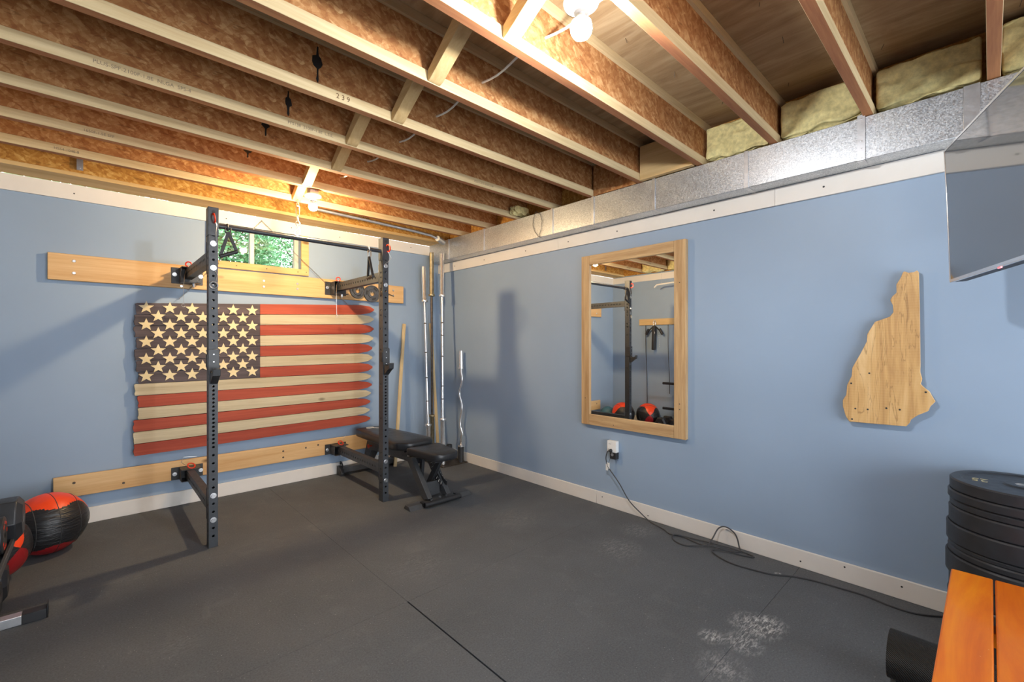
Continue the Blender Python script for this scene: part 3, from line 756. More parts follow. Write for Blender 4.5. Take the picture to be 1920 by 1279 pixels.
pin('pinkish ring pin standing on the right upper wall bracket', (xr-.02, -.15, 2.035), (.3, 1, 0), M['redplastic'], (0, 0, -1), [(xr-.03, -.155, 2.01), (xr-.055, -.19, 1.94), (xr-.055, -.19, 1.80), (xr-.05, -.19, 1.66)], tipring=.012)
pin('red ring pin lying on the left lower wall bracket', (xl+.01, -.14, .348), (.25, -.7, .8), M['redplastic'], (0, .3, -1), [(xl-.01, -.12, .34), (xl-.05, -.06, .37), (xl-.03, -.05, .41), (xl+.06, -.05, .40)], rr=.026)
pin('red ring pin lying on the right lower wall bracket', (xr+.01, -.14, .348), (.25, -.7, .8), M['redplastic'], (0, .3, -1), [(xr+.03, -.12, .34), (xr+.06, -.06, .36), (xr+.1, -.05, .40)], rr=.026)

# j-cups
def jcup(lab, s, yf):
    x = UX[s]; r = thing('bar_hook', lab, 'hook', (x, yf, 1.1), 'bar hooks hung on the uprights')
    b = MB(); b.box(x-HW-.005, x+HW+.004, yf-.012, yf-.006, 1.165, 1.335); b.box(x+HW+.001, x+HW+.006, yf-.012, yf+.05, 1.19, 1.325)
    obj('back_plate', b, M['blackmetal'], r, bevel=.0015, seg=1)
    b = MB(); P = [(yf-.012, 1.19), (yf-.012, 1.10), (yf-.03, 1.115), (yf-.07, 1.145), (yf-.098, 1.158), (yf-.105, 1.205), (yf-.094, 1.208), (yf-.085, 1.185), (yf-.06, 1.18), (yf-.03, 1.178)]
    b.prism([(x-.02, p[0], p[1]) for p in P], (.044, 0, 0)); obj('hook_arm', b, M['blackmetal'], r, bevel=.002, seg=1)
    b = MB()
    for z in (1.20, 1.25, 1.30): b.cyl((x, yf-.012, z), (x, yf-.015, z), .004, n=8)
    obj('rivet', b, M['zinc'], r)
    b = MB(); b.box(x-HW-.012, x-HW-.001, yf-.006, yf+.035, 1.215, 1.30); obj('safety_block', b, M['plastic'], r, bevel=.002, seg=1)
jcup('black bar hook on the left rack upright', 'L', UY0); jcup('black bar hook on the right rack upright', 'R', UY0+.014)

# handles hung on the pull-up bar
r = thing('stirrup_handle', 'black triangular stirrup handle hanging from the left of the pull-up bar', 'handle', (-2.49, -1.108, 1.95))
b = MB(); b.tube([(-2.497, -1.108+.022*math.cos(t), 2.178+.022*math.sin(t)) for t in [i*2*PI/16 for i in range(16)]], .0045, 8, True)
b.tube([(-2.515, -1.13, 2.17), (-2.512, -1.135, 2.14), (-2.50, -1.135, 2.12)], .004, 6); b.tube([(-2.48, -1.13, 2.17), (-2.482, -1.135, 2.14), (-2.497, -1.135, 2.12)], .004, 6)
obj('strap_loop', b, M['plastic'], r, smooth=True)
b = MB(); A, B_, C_ = V((-2.495, -1.14, 2.14)), V((-2.545, -1.15, 1.965)), V((-2.448, -1.15, 2.01))
b.bar(A, B_, .008, .02, (1, 0, 0)); b.bar(A, C_, .008, .02, (1, 0, 0)); b.cyl(B_+(B_-C_)*.03, C_+(C_-B_)*.03, .0125, n=12)
obj('triangle_grip', b, M['plastic'], r, bevel=.0012, seg=1)
r = thing('stirrup_handle', 'black narrow stirrup handle hanging edge on from the right of the pull-up bar', 'handle', (-1.47, -1.1, 1.93))
b = MB(); b.tube([(-1.462, -1.1+.022*math.cos(t), 2.178+.022*math.sin(t)) for t in [i*2*PI/16 for i in range(16)]], .0045, 8, True)
b.tube([(-1.475, -1.12, 2.165), (-1.48, -1.13, 2.12), (-1.473, -1.13, 2.09)], .004, 6); b.tube([(-1.45, -1.12, 2.165), (-1.452, -1.13, 2.12), (-1.466, -1.13, 2.09)], .004, 6)
obj('strap_loop', b, M['wire'], r, smooth=True)
b = MB(); b.bar((-1.47, -1.13, 2.11), (-1.455, -1.075, 1.935), .02, .010, (0, 1, 0)); b.bar((-1.47, -1.13, 2.11), (-1.462, -1.185, 1.94), .02, .010, (0, 1, 0)); b.cyl((-1.455, -1.065, 1.935), (-1.462, -1.195, 1.937), .0125, n=12)
obj('triangle_grip', b, M['plastic'], r, bevel=.0012, seg=1)

# small iron plates on the upper board
def gripplate(cx, cz, R, lab):
    y0 = -.043; r = thing('small_weight_plate', lab, 'weight plate', (cx, y0, cz), 'small iron plates hanging on the upper board')
    b = MB(); b.lathe([(.026, 0), (R, 0), (R, .012), (R*.97, .02), (R*.88, .02), (R*.84, .012), (.05, .012), (.046, .02), (.026, .02), (.026, 0)], (cx, y0, cz), (0, -1, 0), 40)
    obj('plate_body', b, M['iron'], r, smooth=True)
    for k in range(3):
        b = MB(); a0 = k*2*PI/3+.9; P = []
        for i in range(7): a = a0-.38+.76*i/6; P.append((cx+R*.76*math.cos(a), y0-.0122, cz+R*.76*math.sin(a)))
        for i in range(7): a = a0+.38-.76*i/6; P.append((cx+R*.58*math.cos(a), y0-.0122, cz+R*.58*math.sin(a)))
        b.prism(P, (0, -.0008, 0)); obj('grip_slot', b, M['trimhole'], r)
gripplate(-1.092, 1.945, .083, 'small grey iron plate with grip slots, left of the hanging pair')
gripplate(-.925, 1.925, .094, 'larger grey iron plate with grip slots, half behind the right upright')
for cx, cz in ((-1.092, 1.945+.018), (-.925, 1.925+.018)):
    tag(obj('peg', MB().cyl((cx, -.0405, cz), (cx, -.07, cz), .0055, n=8), M['zinc']), 'steel peg holding the %s small iron plate' % ('left' if cx < -1 else 'right'), 'peg')

# ------------------------------------------------------------ flag
fl = thing('wooden_plank_flag', 'rustic wooden plank flag with red and pale stripes and stars on charcoal', 'flag', (-1.93, -.03, .47))
rnd = random.Random(11)
zl = [1.70-(1.70-1.05)*i/7 for i in range(8)]+[1.05-(1.05-.472)*i/6 for i in range(1, 7)]
zr = [1.80-(1.80-1.06)*i/7 for i in range(8)]+[1.06-(1.06-.508)*i/6 for i in range(1, 7)]
yF, yB = -.062, -.042
for i in range(13):
    xL = -2.925+rnd.uniform(-.012, .018)-.003*(i > 6); xR = -.905-.005*i*.8+rnd.uniform(-.008, .008)
    a = lambda x: zl[i]+(zr[i]-zl[i])*(x+2.92)/2.01-.0018
    c_ = lambda x: zl[i+1]+(zr[i+1]-zl[i+1])*(x+2.92)/2.01+.0018
    mid = (a(xR)+c_(xR))/2; dy = rnd.uniform(-.0012, .003)
    xs = -2.037
    def seg(xa, xb, tip, mat):
        pts = [(xa, yF+dy, c_(xa))]
        if tip:
            pts += [(xb-.15, yF+dy, c_(xb-.15)), (xb-.05, yF+dy, c_(xb-.05)*.72+mid*.28), (xb, yF+dy, mid-.008), (xb, yF+dy, mid+.008), (xb-.05, yF+dy, a(xb-.05)*.72+mid*.28), (xb-.15, yF+dy, a(xb-.15))]
        else: pts += [(xb, yF+dy, c_(xb)), (xb, yF+dy, a(xb))]
        if xa > -2.5: pts.append((xa, yF+dy, a(xa)))
        if xa < -2.5:
            zt, zb = a(xa), c_(xa); pts += [(xa-.006, yF+dy, zt-.006)] ; pts += [(xa+rnd.uniform(-.01, .004), yF+dy, zb+(zt-zb)*f) for f in (.7, .4, .2)]
            pts.insert(len(pts)-4, (xa+.004, yF+dy, zt))
        b = MB(); b.prism(pts, (0, yB-yF, 0)); return obj('plank', b, mat, fl, bevel=.0015, seg=1)
    col = M['red'] if i % 2 == 0 else M['white']
    if i < 7:
        seg(xL, xs, False, M['navy']); o_ = seg(xs+.0006, xR, True, col)
    else: seg(xL, xR, True, col)
b = MB()
for x in (-2.7, -1.95, -1.2): b.box(x-.03, x+.03, -.0405, -.001, .50, 1.70)
obj('backing_batten', b, M['lumberz'], fl)
b = MB()
for row in range(9):
    n_ = 6 if row % 2 == 0 else 5
    for k in range(n_):
        x = -2.862+.152*k+(.076 if row % 2 else 0); f = (x+2.92)/2.01
        z = 1.664-.0695*row+(.035+.002*row*-1)*f
        R0 = .052; P = []
        for q in range(10):
            rr = R0 if q % 2 == 0 else R0*.42; an = PI/2+q*PI/5+rnd.uniform(-.03, .03); P.append((x+rr*math.cos(an), yF-.0034, z+rr*math.sin(an)))
        b.prism(P, (0, .0055, 0))
obj('stars', b, M['star'], fl)
def chainline(a, b_, mb, pitch=.014):
    a, b_ = V(a), V(b_); n = int((b_-a).length/pitch); d = (b_-a).normalized(); s1 = d.cross(V((0, 1, 0))).normalized()
    for i in range(n):
        c0 = a.lerp(b_, (i+.5)/n); s = s1 if i % 2 else V((0, 1, 0))
        mb.tube([c0+d*.0085*math.cos(t)+s*.0036*math.sin(t) for t in [k*2*PI/6 for k in range(6)]], .0016, 4, True)
b = MB(); ap = (-2.016, -.036, 2.528)
chainline(ap, (-2.649, -.05, 1.745), b); chainline(ap, (-1.197, -.05, 1.79), b)
obj('hanging_chain', b, M['wire'], fl)
b = MB(); b.cyl((-2.016, -.02, 2.528), (-2.016, -.042, 2.530), .003, n=8); obj('nail', b, M['darksteel'], fl)

# ------------------------------------------------------------ mirror
mr = thing('wall_mirror', 'tall mirror in a light oak frame on the blue wall', 'mirror', (-.02, -2.742, .67))
y0, y1, z0, z1 = -3.215, -2.268, .672, 2.134; iy0, iy1, iz0, iz1 = -3.126, -2.351, .762, 2.052; xf, xb = -.042, -.002
def fr(P, m): obj('frame_board', MB().prism([(xf, p[0], p[1]) for p in P], (xb-xf, 0, 0)), m, mr, bevel=.0025)
fr([(y0, z0), (iy0, z0+.0), (iy0, z1), (y0, z1)], M['oakz']); fr([(iy1, z0), (y1, z0), (y1, z1), (iy1, z1)], M['oakz'])
fr([(iy0+.0008, z0), (iy1-.0008, z0), (iy1-.0008, iz0), (iy0+.0008, iz0)], M['oaky']); fr([(iy0+.0008, iz1), (iy1-.0008, iz1), (iy1-.0008, z1), (iy0+.0008, z1)], M['oaky'])
obj('mirror_glass', MB().box(-.026, -.02, iy0-.01, iy1+.01, iz0-.01, iz1+.01), M['mirror'], mr)
b = MB()
for y, z in ((-3.17, 1.82), (-3.17, .93), (-3.17, .89), (-2.31, .9), (-2.6, .70)): b.cyl((xf-.0002, y, z), (xf-.001, y, z), .004, n=8)
obj('screw_hole', b, M['trimhole'], mr)

# ------------------------------------------------------------ state plaque
NH = [(-4.407,1.751),(-4.414,1.754),(-4.429,1.745),(-4.45,1.746),(-4.463,1.754),(-4.469,1.742),(-4.472,1.57),(-4.475,1.266),(-4.474,1.223),(-4.482,1.188),(-4.476,1.161),(-4.488,1.146),(-4.51,1.124),(-4.521,1.098),(-4.532,1.076),(-4.513,1.048),(-4.505,1.024),(-4.465,.998),(-4.438,.971),(-4.432,.952),(-4.42,.934),(-4.3,.931),(-4.176,.929),(-4.159,.96),(-4.146,1.014),(-4.146,1.049),(-4.162,1.08),(-4.166,1.136),(-4.187,1.188),(-4.19,1.235),(-4.227,1.316),(-4.255,1.384),(-4.257,1.425),(-4.29,1.491),(-4.353,1.517),(-4.368,1.54),(-4.366,1.577),(-4.355,1.606),(-4.363,1.625),(-4.381,1.644),(-4.38,1.688),(-4.396,1.718)]
b = MB(); b.prism([(-.04, p[0], p[1]) for p in NH], (.02, 0, 0))
pl = obj('wooden_state_plaque', b, M['maple'], bevel=.0015, seg=1)
tag(pl, 'pale maple plaque cut in the outline of a state, right of the mirror', 'wall plaque')
b = MB(); b.box(-.0202, -.0002, -4.42, -4.25, 1.0, 1.35); obj('backing_block', b, M['lumberz'], pl)
b = MB()
for y, z in [(-4.266,1.208),(-4.185,1.147),(-4.496,1.121),(-4.204,1.006),(-4.259,1.007),(-4.339,1.022),(-4.394,1.02),(-4.189,.945)]: b.cyl((-.0402, y, z), (-.041, y, z), .0048, n=10)
obj('drilled_hole', b, M['trimhole'], pl)

# ------------------------------------------------------------ outlet, adapters, cord
ot = thing('wall_outlet', 'white wall outlet adapter with a black charger below the mirror', 'outlet', (-.004, -2.58, .42))
obj('outlet_box', MB().box(-.04, -.001, -2.625, -2.535, .472, .566), M['whiteplastic'], ot, bevel=.004)
b = MB()
for y in (-2.557, -2.573): b.box(-.0408, -.0398, y-.0015, y+.0015, .535, .545)
for y in (-2.553,): b.box(-.0408, -.0398, y-.0015, y+.0015, .49, .50)
obj('socket_slot', b, M['plastic'], ot)
obj('charger', MB().box(-.045, -.002, -2.625, -2.565, .418, .4715), M['plastic'], ot, bevel=.003)
obj('charger_socket', MB().cyl((-.045, -2.59, .455), (-.047, -2.59, .455), .013, n=16), M['galvplain'], ot)
cd = thing('power_cord', 'dark grey power cord looping from the outlet along the baseboard', 'cord', (-.1, -3.4, 0))
def ss(P, k=6):   # Catmull-Rom
    P = [V(p) for p in P]; out = []
    for i in range(len(P)-1):
        a, b_, c_, d = P[max(i-1, 0)], P[i], P[i+1], P[min(i+2, len(P)-1)]
        for j in range(k):
            t = j/k; out.append(.5*((2*b_)+(c_-a)*t+(2*a-5*b_+4*c_-d)*t*t+(3*b_-a-3*c_+d)*t**3))
    out.append(P[-1]); return out
f_ = .0055
P = [(-.055, -2.578, .488), (-.07, -2.56, .478), (-.06, -2.538, .42), (-.055, -2.547, .37), (-.055, -2.567, .337), (-.06, -2.666, .24), (-.06, -2.759, .122), (-.055, -2.859, .05), (-.06, -2.95, f_), (-.109, -3.08, f_), (-.15, -3.152, f_), (-.13, -3.25, f_), (-.15, -3.33, f_), (-.15, -3.41, f_+.002),
     (-.105, -3.43, .04), (-.045, -3.45, .105), (-.035, -3.50, .125), (-.04, -3.56, .095), (-.06, -3.59, .03), (-.08, -3.60, f_), (-.125, -3.53, f_+.006), (-.15, -3.45, f_+.008), (-.19, -3.396, f_+.008), (-.245, -3.317, f_), (-.24, -3.243, f_), (-.194, -3.19, f_), (-.15, -3.195, f_+.009), (-.12, -3.30, f_+.006), (-.105, -3.45, f_+.012), (-.075, -3.58, f_+.006), (-.07, -3.66, f_), (-.09, -3.69, f_), (-.115, -3.637, f_), (-.155, -3.53, f_+.012), (-.195, -3.47, f_+.002), (-.248, -3.534, f_), (-.277, -3.629, f_), (-.267, -3.734, f_), (-.24, -3.84, f_), (-.185, -3.917, f_), (-.145, -4.02, f_), (-.128, -4.15, f_), (-.12, -4.263, f_), (-.143, -4.366, f_), (-.136, -4.467, f_), (-.07, -4.56, f_), (-.03, -4.575, f_)]
obj('cord', MB().tube(ss(P), .0045, 8), M['cable'], cd, smooth=True)
obj('plug', MB().cyl((-.041, -2.578, .488), (-.062, -2.572, .487), .014, .010, n=12), M['plastic'], cd)
b = MB(); b.box(-.058, -.056, -2.572, -2.545, .335, .385); b.box(-.054, -.052, -2.552, -2.532, .318, .37); obj('warning_tag', b, M['whiteplastic'], cd)
obj('thin_lead', MB().tube(ss([(-.04, -2.567, .42), (-.05, -2.56, .39), (-.054, -2.55, .36)]), .002, 6), M['cable'], ot, smooth=True)

# ------------------------------------------------------------ television
tv = thing('wall_television', 'flat television on a wall arm with silver edged dark glossy screen', 'television', (-.33, -4.597, 1.649))
u = V((-.951, -.309, 0)).normalized(); nn = V((-.309, .951, 0)).normalized(); up = V((0, 0, 1)); tilt = math.radians(2.0)
nn2 = (nn*math.cos(tilt)-up*math.sin(tilt)).normalized(); up2 = (up*math.cos(tilt)+nn*math.sin(tilt)).normalized()
TM = Matrix((u, up2, nn2)).transposed().to_4x4(); TM.translation = V((-.33, -4.597, 1.649))
W, H = 1.10, .606
b = MB(); b.box(.009, W-.009, .012, H-.009, -.004, -.0015, TM); obj('screen', b, M['screen'], tv)
b = MB()
for q in ((0, W, 0, .013), (0, W, H-.009, H), (0, .009, .013, H-.009), (W-.009, W, .013, H-.009)): b.box(q[0], q[1], q[2], q[3], -.014, 0, TM)
obj('bezel', b, M['chrome'], tv, bevel=.0015)
b = MB(); rings = []
for ins, bt, d in ((.001, .001, -.014), (.001, .001, -.022), (.03, -.002, -.045), (.09, .004, -.062), (.16, .03, -.075)):
    rings.append([b.bm.verts.new(TM @ V(p)) for p in ((ins, bt, d), (W-ins, bt, d), (W-ins, H-ins, d), (ins, H-ins, d))])
for i in range(4): b.skin(rings[i], rings[i+1])
b.face(rings[0][::-1]); b.face(rings[-1]); obj('back_shell', b, M['plastic'], tv, bevel=.003)
obj('standby_light', MB().box(.455, .475, -.004, 0.0, -.010, -.004, TM), M['led'], tv)
b = MB(); a0 = TM @ V((.5, .3, -.075)); b.bar(a0, (-.36, -5.0, 1.95), .03, .05); b.bar((-.36, -5.0, 1.95), (-.008, -5.1, 1.95), .03, .05); b.box(-.01, -.001, -5.18, -5.02, 1.8, 2.1)
obj('wall_arm', b, M['blackmetal'], tv)

# ------------------------------------------------------------ bumper plate stack
sx, sy = -.256, -4.822
pls = [(.765, .712, .229, 'topmost weight plate of the black stack, marked 25 in gold'), (.712, .672, .235, 'second black weight plate from the top of the stack'), (.672, .639, .2285, 'thin third black plate from the top of the stack'),
       (.639, .565, .232, 'thick fourth black plate from the top of the stack'), (.565, .481, .240, 'thick wide fifth black plate from the top of the stack'), (.481, .459, .2335, 'thin sixth black plate, in the middle of the stack'),
       (.459, .429, .235, 'thin seventh black plate, just below the middle of the stack'), (.429, .339, .243, 'widest thick black plate level with the bench top'), (.339, .255, .232, 'black weight plate half hidden behind the bench corner'),
       (.255, .17, .236, 'second lowest black plate of the stack'), (.17, .0005, .234, 'lowest thick black plate standing on the floor')]
top = None
for z1_, z0_, R, lab in pls:
    r = thing('bumper_plate', lab, 'weight plate', (sx, sy, z0_), 'black bumper plates stacked against the mirror wall')
    h = z1_-z0_-.0006; e = min(.006, h*.2)
    prof = [(.027, h), (.027, 0), (.05, 0), (.06, h*.1), (R-.04, h*.1), (R-.035, 0), (R-e, 0), (R, e), (R, h-e), (R-e, h), (R-.035, h), (R-.045, h-min(.006, h*.2)), (.065, h-min(.006, h*.2)), (.055, h), (.027, h)]
    obj('rubber_disc', MB().lathe(prof, (sx, sy, z0_), (0, 0, 1), 72), M['bumper'], r, smooth=True, angle=25)
    obj('hub_ring', MB().lathe([(.0265, .001), (.0265, h-.001), (.025, h-.001), (.025, .001), (.0265, .001)], (sx, sy, z0_), n=24), M['galvplain'], r, smooth=True)
    if top is None: top = r
zt_ = .765-.0066
text('25', .075, frame((-.262, -4.69, zt_+.0002), (0, 1, 0), (-1, 0, 0)) @ Matrix.Diagonal((.75, 1.1, 1, 1)), M['gold'], 'gold_number', top, .001)

# ------------------------------------------------------------ adjustable bench
bn = thing('weight_bench', 'black adjustable weight bench between the rack and the barbells', 'bench', (-.99, -.85, 0))
def pad(name, outline, z0, z1, lip=.014, mat='vinyl'):
    """rounded upholstered pad from a plan outline"""
    b = MB(); n = len(outline); cxx = sum(p[0] for p in outline)/n; cyy = sum(p[1] for p in outline)/n
    rings = []
    for f, z in ((.90, z0), (.97, z0+.004), (1, z0+.016), (1, z1-.016), (.975, z1-.004), (.93, z1), (.6, z1+.004)):
        ring = []
        for (x, y) in outline:
            d = V((x-cxx, y-cyy)); L = d.length; off = (1-f)*.16 if f > .7 else (1-f)*L
            k = (L-off)/L; ring.append(b.bm.verts.new((cxx+d.x*k, cyy+d.y*k, z)))
        rings.append(ring)
    for i in range(len(rings)-1): b.skin(rings[i], rings[i+1])
    b.face(rings[0][::-1]); b.face(rings[-1])
    return obj(name, b, M[mat], bn, smooth=True, angle=50)
def roundpoly(P, r, k=6):
    out = []; n = len(P)
    for i in range(n):
        a, b_, c_ = V((*P[i-1], 0)), V((*P[i], 0)), V((*P[(i+1) % n], 0))
        rr = r[i] if isinstance(r, (list, tuple)) else r
        p = b_+(a-b_).normalized()*rr; q = b_+(c_-b_).normalized()*rr
        for j in range(k+1):
            t = j/k; v = (1-t)**2*p+2*t*(1-t)*b_+t*t*q; out.append((v.x, v.y))
    return out
bp = pad('back_pad', roundpoly([(-1.165, -.15), (-.90, -.15), (-.80, -1.06), (-.86, -1.165), (-1.10, -1.165), (-1.20, -1.06)], [.05, .05, .05, .05, .05, .05]), .405, .478)
sp = pad('seat_pad', roundpoly([(-1.165, -1.20), (-.82, -1.20), (-.875, -1.62), (-1.115, -1.62)], [.03, .03, .09, .09]), .388, .452)
b = MB(); b.box(-1.12, -.87, -1.10, -.25, .385, .404); b.box(-1.09, -.9, -1.56, -1.22, .372, .3885)
obj('pad_plate', b, M['blackmetal'], bn, bevel=.002)
b = MB(); b.bar((-.99, -.17, .29), (-.99, -1.16, .318), .085, .08); obj('main_beam', b, M['greysteel'], bn, bevel=.004)
b = MB(); b.bar((-1.06, -.95, .345), (-1.06, -1.14, .36), .01, .06); b.bar((-.92, -.95, .345), (-.92, -1.14, .36), .01, .06); b.cyl((-1.09, -1.15, .355), (-.89, -1.15, .355), .012, n=12); b.box(-1.03, -.95, -1.0, -.85, .33, .386)
obj('hinge_bracket', b, M['blackmetal'], bn, bevel=.001, seg=1)
obj('adjustment_label', MB().box(-1.0665, -1.0655, -1.12, -1.06, .335, .375), M['trim'], bn)
# front legs
for sx_, nm in ((-1, 'l'), (1, 'r')):
    xo = -.99+sx_*.095; b = MB()
    b.prism([(xo-.022, -1.10, .345), (xo-.022, -1.20, .358), (xo-.022, -1.475, .055), (xo-.022, -1.40, .03)], (.044, 0, 0))
    obj('front_leg', b, M['greysteel'], bn, bevel=.003)
b = MB(); P = [(-1.285, -1.44), (-.665, -1.44)]
b.prism([(-1.29, -1.39, .001), (-1.29, -1.50, .001), (-1.29, -1.47, .034), (-1.29, -1.41, .034)], (.625, 0, 0))
obj('front_foot', b, M['greysteel'], bn, bevel=.003)
b = MB(); b.cyl((-1.17, -1.525, .032), (-.81, -1.525, .032), .021, n=16); b.box(-1.17, -1.15, -1.525, -1.45, .012, .045); b.box(-.83, -.81, -1.525, -1.45, .012, .045)
obj('foot_roller', b, M['plastic'], bn, smooth=True)
b = MB()
for x in (-1.055, -.965, -.9): b.cyl((x, -1.44, .034), (x, -1.44, .042), .011, n=6)
obj('foot_bolt', b, M['zinc'], bn)
b = MB(); b.box(-1.06, -.92, -1.37, -1.35, .04, .16); obj('cross_plate', b, M['greysteel'], bn, bevel=.002)
# seat support and curved ladder
b = MB(); b.bar((-.99, -1.18, .33), (-.99, -1.40, .375), .045, .05); b.bar((-.965, -1.45, .372), (-.965, -1.27, .12), .035, .05, (0, 1, 0)); b.bar((-1.02, -1.25, .365), (-1.02, -1.22, .15), .03, .04, (0, 1, 0))
obj('seat_support', b, M['blackmetal'], bn, bevel=.003)
lad = []; b = MB()
for i in range(9):
    t = i/8; an = math.radians(205+t*75); lad.append((-1.19+.30*math.cos(an)*-1 if False else -1.50+.27*math.sin(math.radians(12+70*(1-t))), .385-.27*math.cos(math.radians(12+70*(1-t)))*1.0))
P = [(y, z) for y, z in lad]; 
outer = [(y+.0, z) for y, z in P]; inner = [(y+(-1.50-y)*.14, z+(.385-z)*.14) for y, z in P]
for x in (-.945, -.90):
    b.prism([(x, p[0], p[1]) for p in outer]+[(x, p[0], p[1]) for p in inner[::-1]], (.006, 0, 0))
obj('ladder_arc', b, M['blackmetal'], bn, bevel=.001, seg=1)
b = MB()
for i in range(8):
    t = (i+.5)/8; a = math.radians(12+70*(1-t)); y, z = -1.50+.258*math.sin(a), .385-.258*math.cos(a); y2, z2 = -1.50+.232*math.sin(a), .385-.232*math.cos(a)
    b.bar((-.9465, y, z), (-.9465, y2, z2), .0018, .006, (1, 0, 0)); b.bar((-.8935, y, z), (-.8935, y2, z2), .0018, .006, (1, 0, 0))
obj('ladder_marks', b, M['trim'], bn)
b = MB(); b.cyl((-1.07, -1.235, .375), (-1.078, -1.235, .375), .018, n=16); obj('seat_bolt', b, M['galvplain'], bn)
# rear frame
b = MB(); b.prism([(-1.032, -.04, .065), (-1.032, -.11, .065), (-1.032, -.27, .25), (-1.032, -.30, .335), (-1.032, -.16, .335), (-1.032, -.13, .26)], (.012, 0, 0))
b.prism([(-.96, -.04, .065), (-.96, -.11, .065), (-.96, -.27, .25), (-.96, -.30, .335), (-.96, -.16, .335), (-.96, -.13, .26)], (.012, 0, 0))
obj('rear_upright', b, M['greysteel'], bn, bevel=.002)
b = MB(); b.box(-1.28, -.70, -.125, -.055, .025, .085); obj('rear_foot', b, M['greysteel'], bn, bevel=.005)
for x in (-1.29, -.69):
    b = MB(); b.prism([(x-.02, -.045, .0), (x-.02, -.145, .0), (x-.02, -.15, .03), (x-.02, -.11, .095), (x-.02, -.05, .095)], (.04, 0, 0)); obj('rubber_end_cap', b, M['plastic'], bn, bevel=.006)
b = MB(); b.tube([(-1.27, -.10, .09), (-1.275, -.085, .125), (-1.275, -.05, .13), (-1.27, -.04, .10)], .007, 8); obj('lift_hook', b, M['plastic'], bn, smooth=True)
b = MB(); b.cyl((-1.035, -.28, .30), (-1.075, -.28, .30), .006, n=8); b.tube([(-1.075, -.28+.018*math.cos(t), .30+.018*math.sin(t)) for t in [i*2*PI/14 for i in range(14)]], .004, 6, True)
obj('pop_pin', b, M['redplastic'], bn, smooth=True)
# white cable ring lying on the pad
b = MB(); b.tube([(-1.045+.038*math.cos(t), -.255+.03*math.sin(t), .4875) for t in [i*2*PI/24 for i in range(24)]], .0026, 6, True); b.tube([(-1.03, -.285, .488), (-.995, -.32, .4865), (-.96, -.34, .486)], .0026, 6)
tag(obj('lanyard_ring', b, M['romex'], smooth=True), 'small white cable ring lying on the far end of the bench pad', 'cable ring')

# ------------------------------------------------------------ bars in the corner
st = thing('barbell_floor_stand', 'low dark steel floor stand with black tubes holding bars in the corner', 'stand', (-.2, -.4, 0))
obj('base_plate', MB().box(-.36, -.018, -.60, -.10, .0005, .012), M['darksteel'], st, bevel=.002)
for x, y, h in ((-.085, -.56, .185), (-.125, -.385, .19)):
    b = MB(); b.lathe([(.034, .0125), (.034, h), (.030, h), (.030, .02), (.001, .02)], (x, y, 0), n=28); obj('holder_tube', b, M['blackmetal'], st, smooth=True)
def barbell(lab, a, b_, shaft, sleeve, Ls, knurl):
    a, b_ = V(a), V(b_); d = (b_-a); L = d.length; d.normalize()
    r = thing('barbell', lab, 'barbell', a, 'olympic barbells leaning in the corner')
    obj('shaft', MB().cyl(a+d*(Ls-.005), b_-d*(Ls-.005), .0148, n=16), M[shaft], r, smooth=True)
    for p, q in ((a, d), (b_, -d)):
        obj('sleeve', MB().lathe([(.001, 0), (.021, 0), (.0262, .003), (.0262, .01), (.0235, .012), (.0235, .016), (.0262, .018), (.0262, Ls-.035), (.029, Ls-.03), (.037, Ls-.028), (.038, Ls-.022), (.038, Ls-.008), (.036, Ls-.004), (.02, Ls), (.0148, Ls)], p, q, 24), M[sleeve], r, smooth=True, angle=30)
    b = MB()
    for f in knurl: p = a+d*(L*f); b.cyl(p, p+d*.012, .0153, n=16)
    obj('knurl_ring', b, M['darksteel'], r)
barbell('bright chrome barbell, leftmost and shortest standing of the three in the corner', (-.327, -.27, .013), (-.309, -.12, 2.289), 'chrome', 'chrome', .43, (.3, .42, .55, .7))
barbell('old brassy barbell with a dark shaft, middle of the three in the corner', (-.225, -.18, .013), (-.262, -.22, 2.449), 'darksteel', 'oldsteel', .52, (.4, .5, .62))
barbell('silver barbell nearest the mirror wall in the corner', (-.305, -.52, .013), (-.20, -.345, 2.43), 'chrome', 'chrome', .52, (.3, .36, .5, .6, .66))
r = thing('curl_bar', 'short zigzag chrome curl bar standing in a black tube by the mirror wall', 'curl bar', (-.085, -.56, .02))
x = -.07
pts = [(-.085, -.56, .13), (-.083, -.565, .30), (-.08, -.588, .335), (-.076, -.535, .42), (-.074, -.535, .50), (-.072, -.562, .60), (-.071, -.562, .68), (-.07, -.515, .77), (-.07, -.515, .83), (-.069, -.56, .93), (-.068, -.56, .99), (-.066, -.538, 1.06), (-.065, -.537, 1.10)]
obj('shaft', MB().tube(pts, .0135, 12), M['chrome'], r, smooth='all')
a = V((-.065, -.537, 1.08)); d = (V((-.058, -.526, 1.292))-a).normalized()
obj('sleeve', MB().lathe([(.0135, 0), (.035, .004), (.036, .016), (.0255, .020), (.0245, .21), (.02, .214), (.001, .214)], a, d, 22), M['chrome'], r, smooth=True, angle=30)
a = V((-.085, -.56, .022)); obj('sleeve', MB().lathe([(.001, 0), (.025, 0), (.025, .165), (.033, .168), (.033, .185), (.0135, .188)], a, (0, 0, 1), 22), M['chrome'], r, smooth=True, angle=30)
b = MB(); b.bar((-.735, -.22, .012), (-.512, -.028, 1.605), .034, .02, (0, 1, 0)); tag(obj('wooden_lath', b, M['lumberz'], bevel=.001, seg=1), 'pale wooden lath leaning on the window wall behind the bench', 'wooden lath')
b = MB(); b.bar((-.232, -.33, .013), (-.15, -.03, 1.622), .03, .02, (0, 1, 0)); tag(obj('wooden_lath', b, M['lumberz'], bevel=.001, seg=1), 'pale wooden lath standing between the barbells in the corner', 'wooden lath')
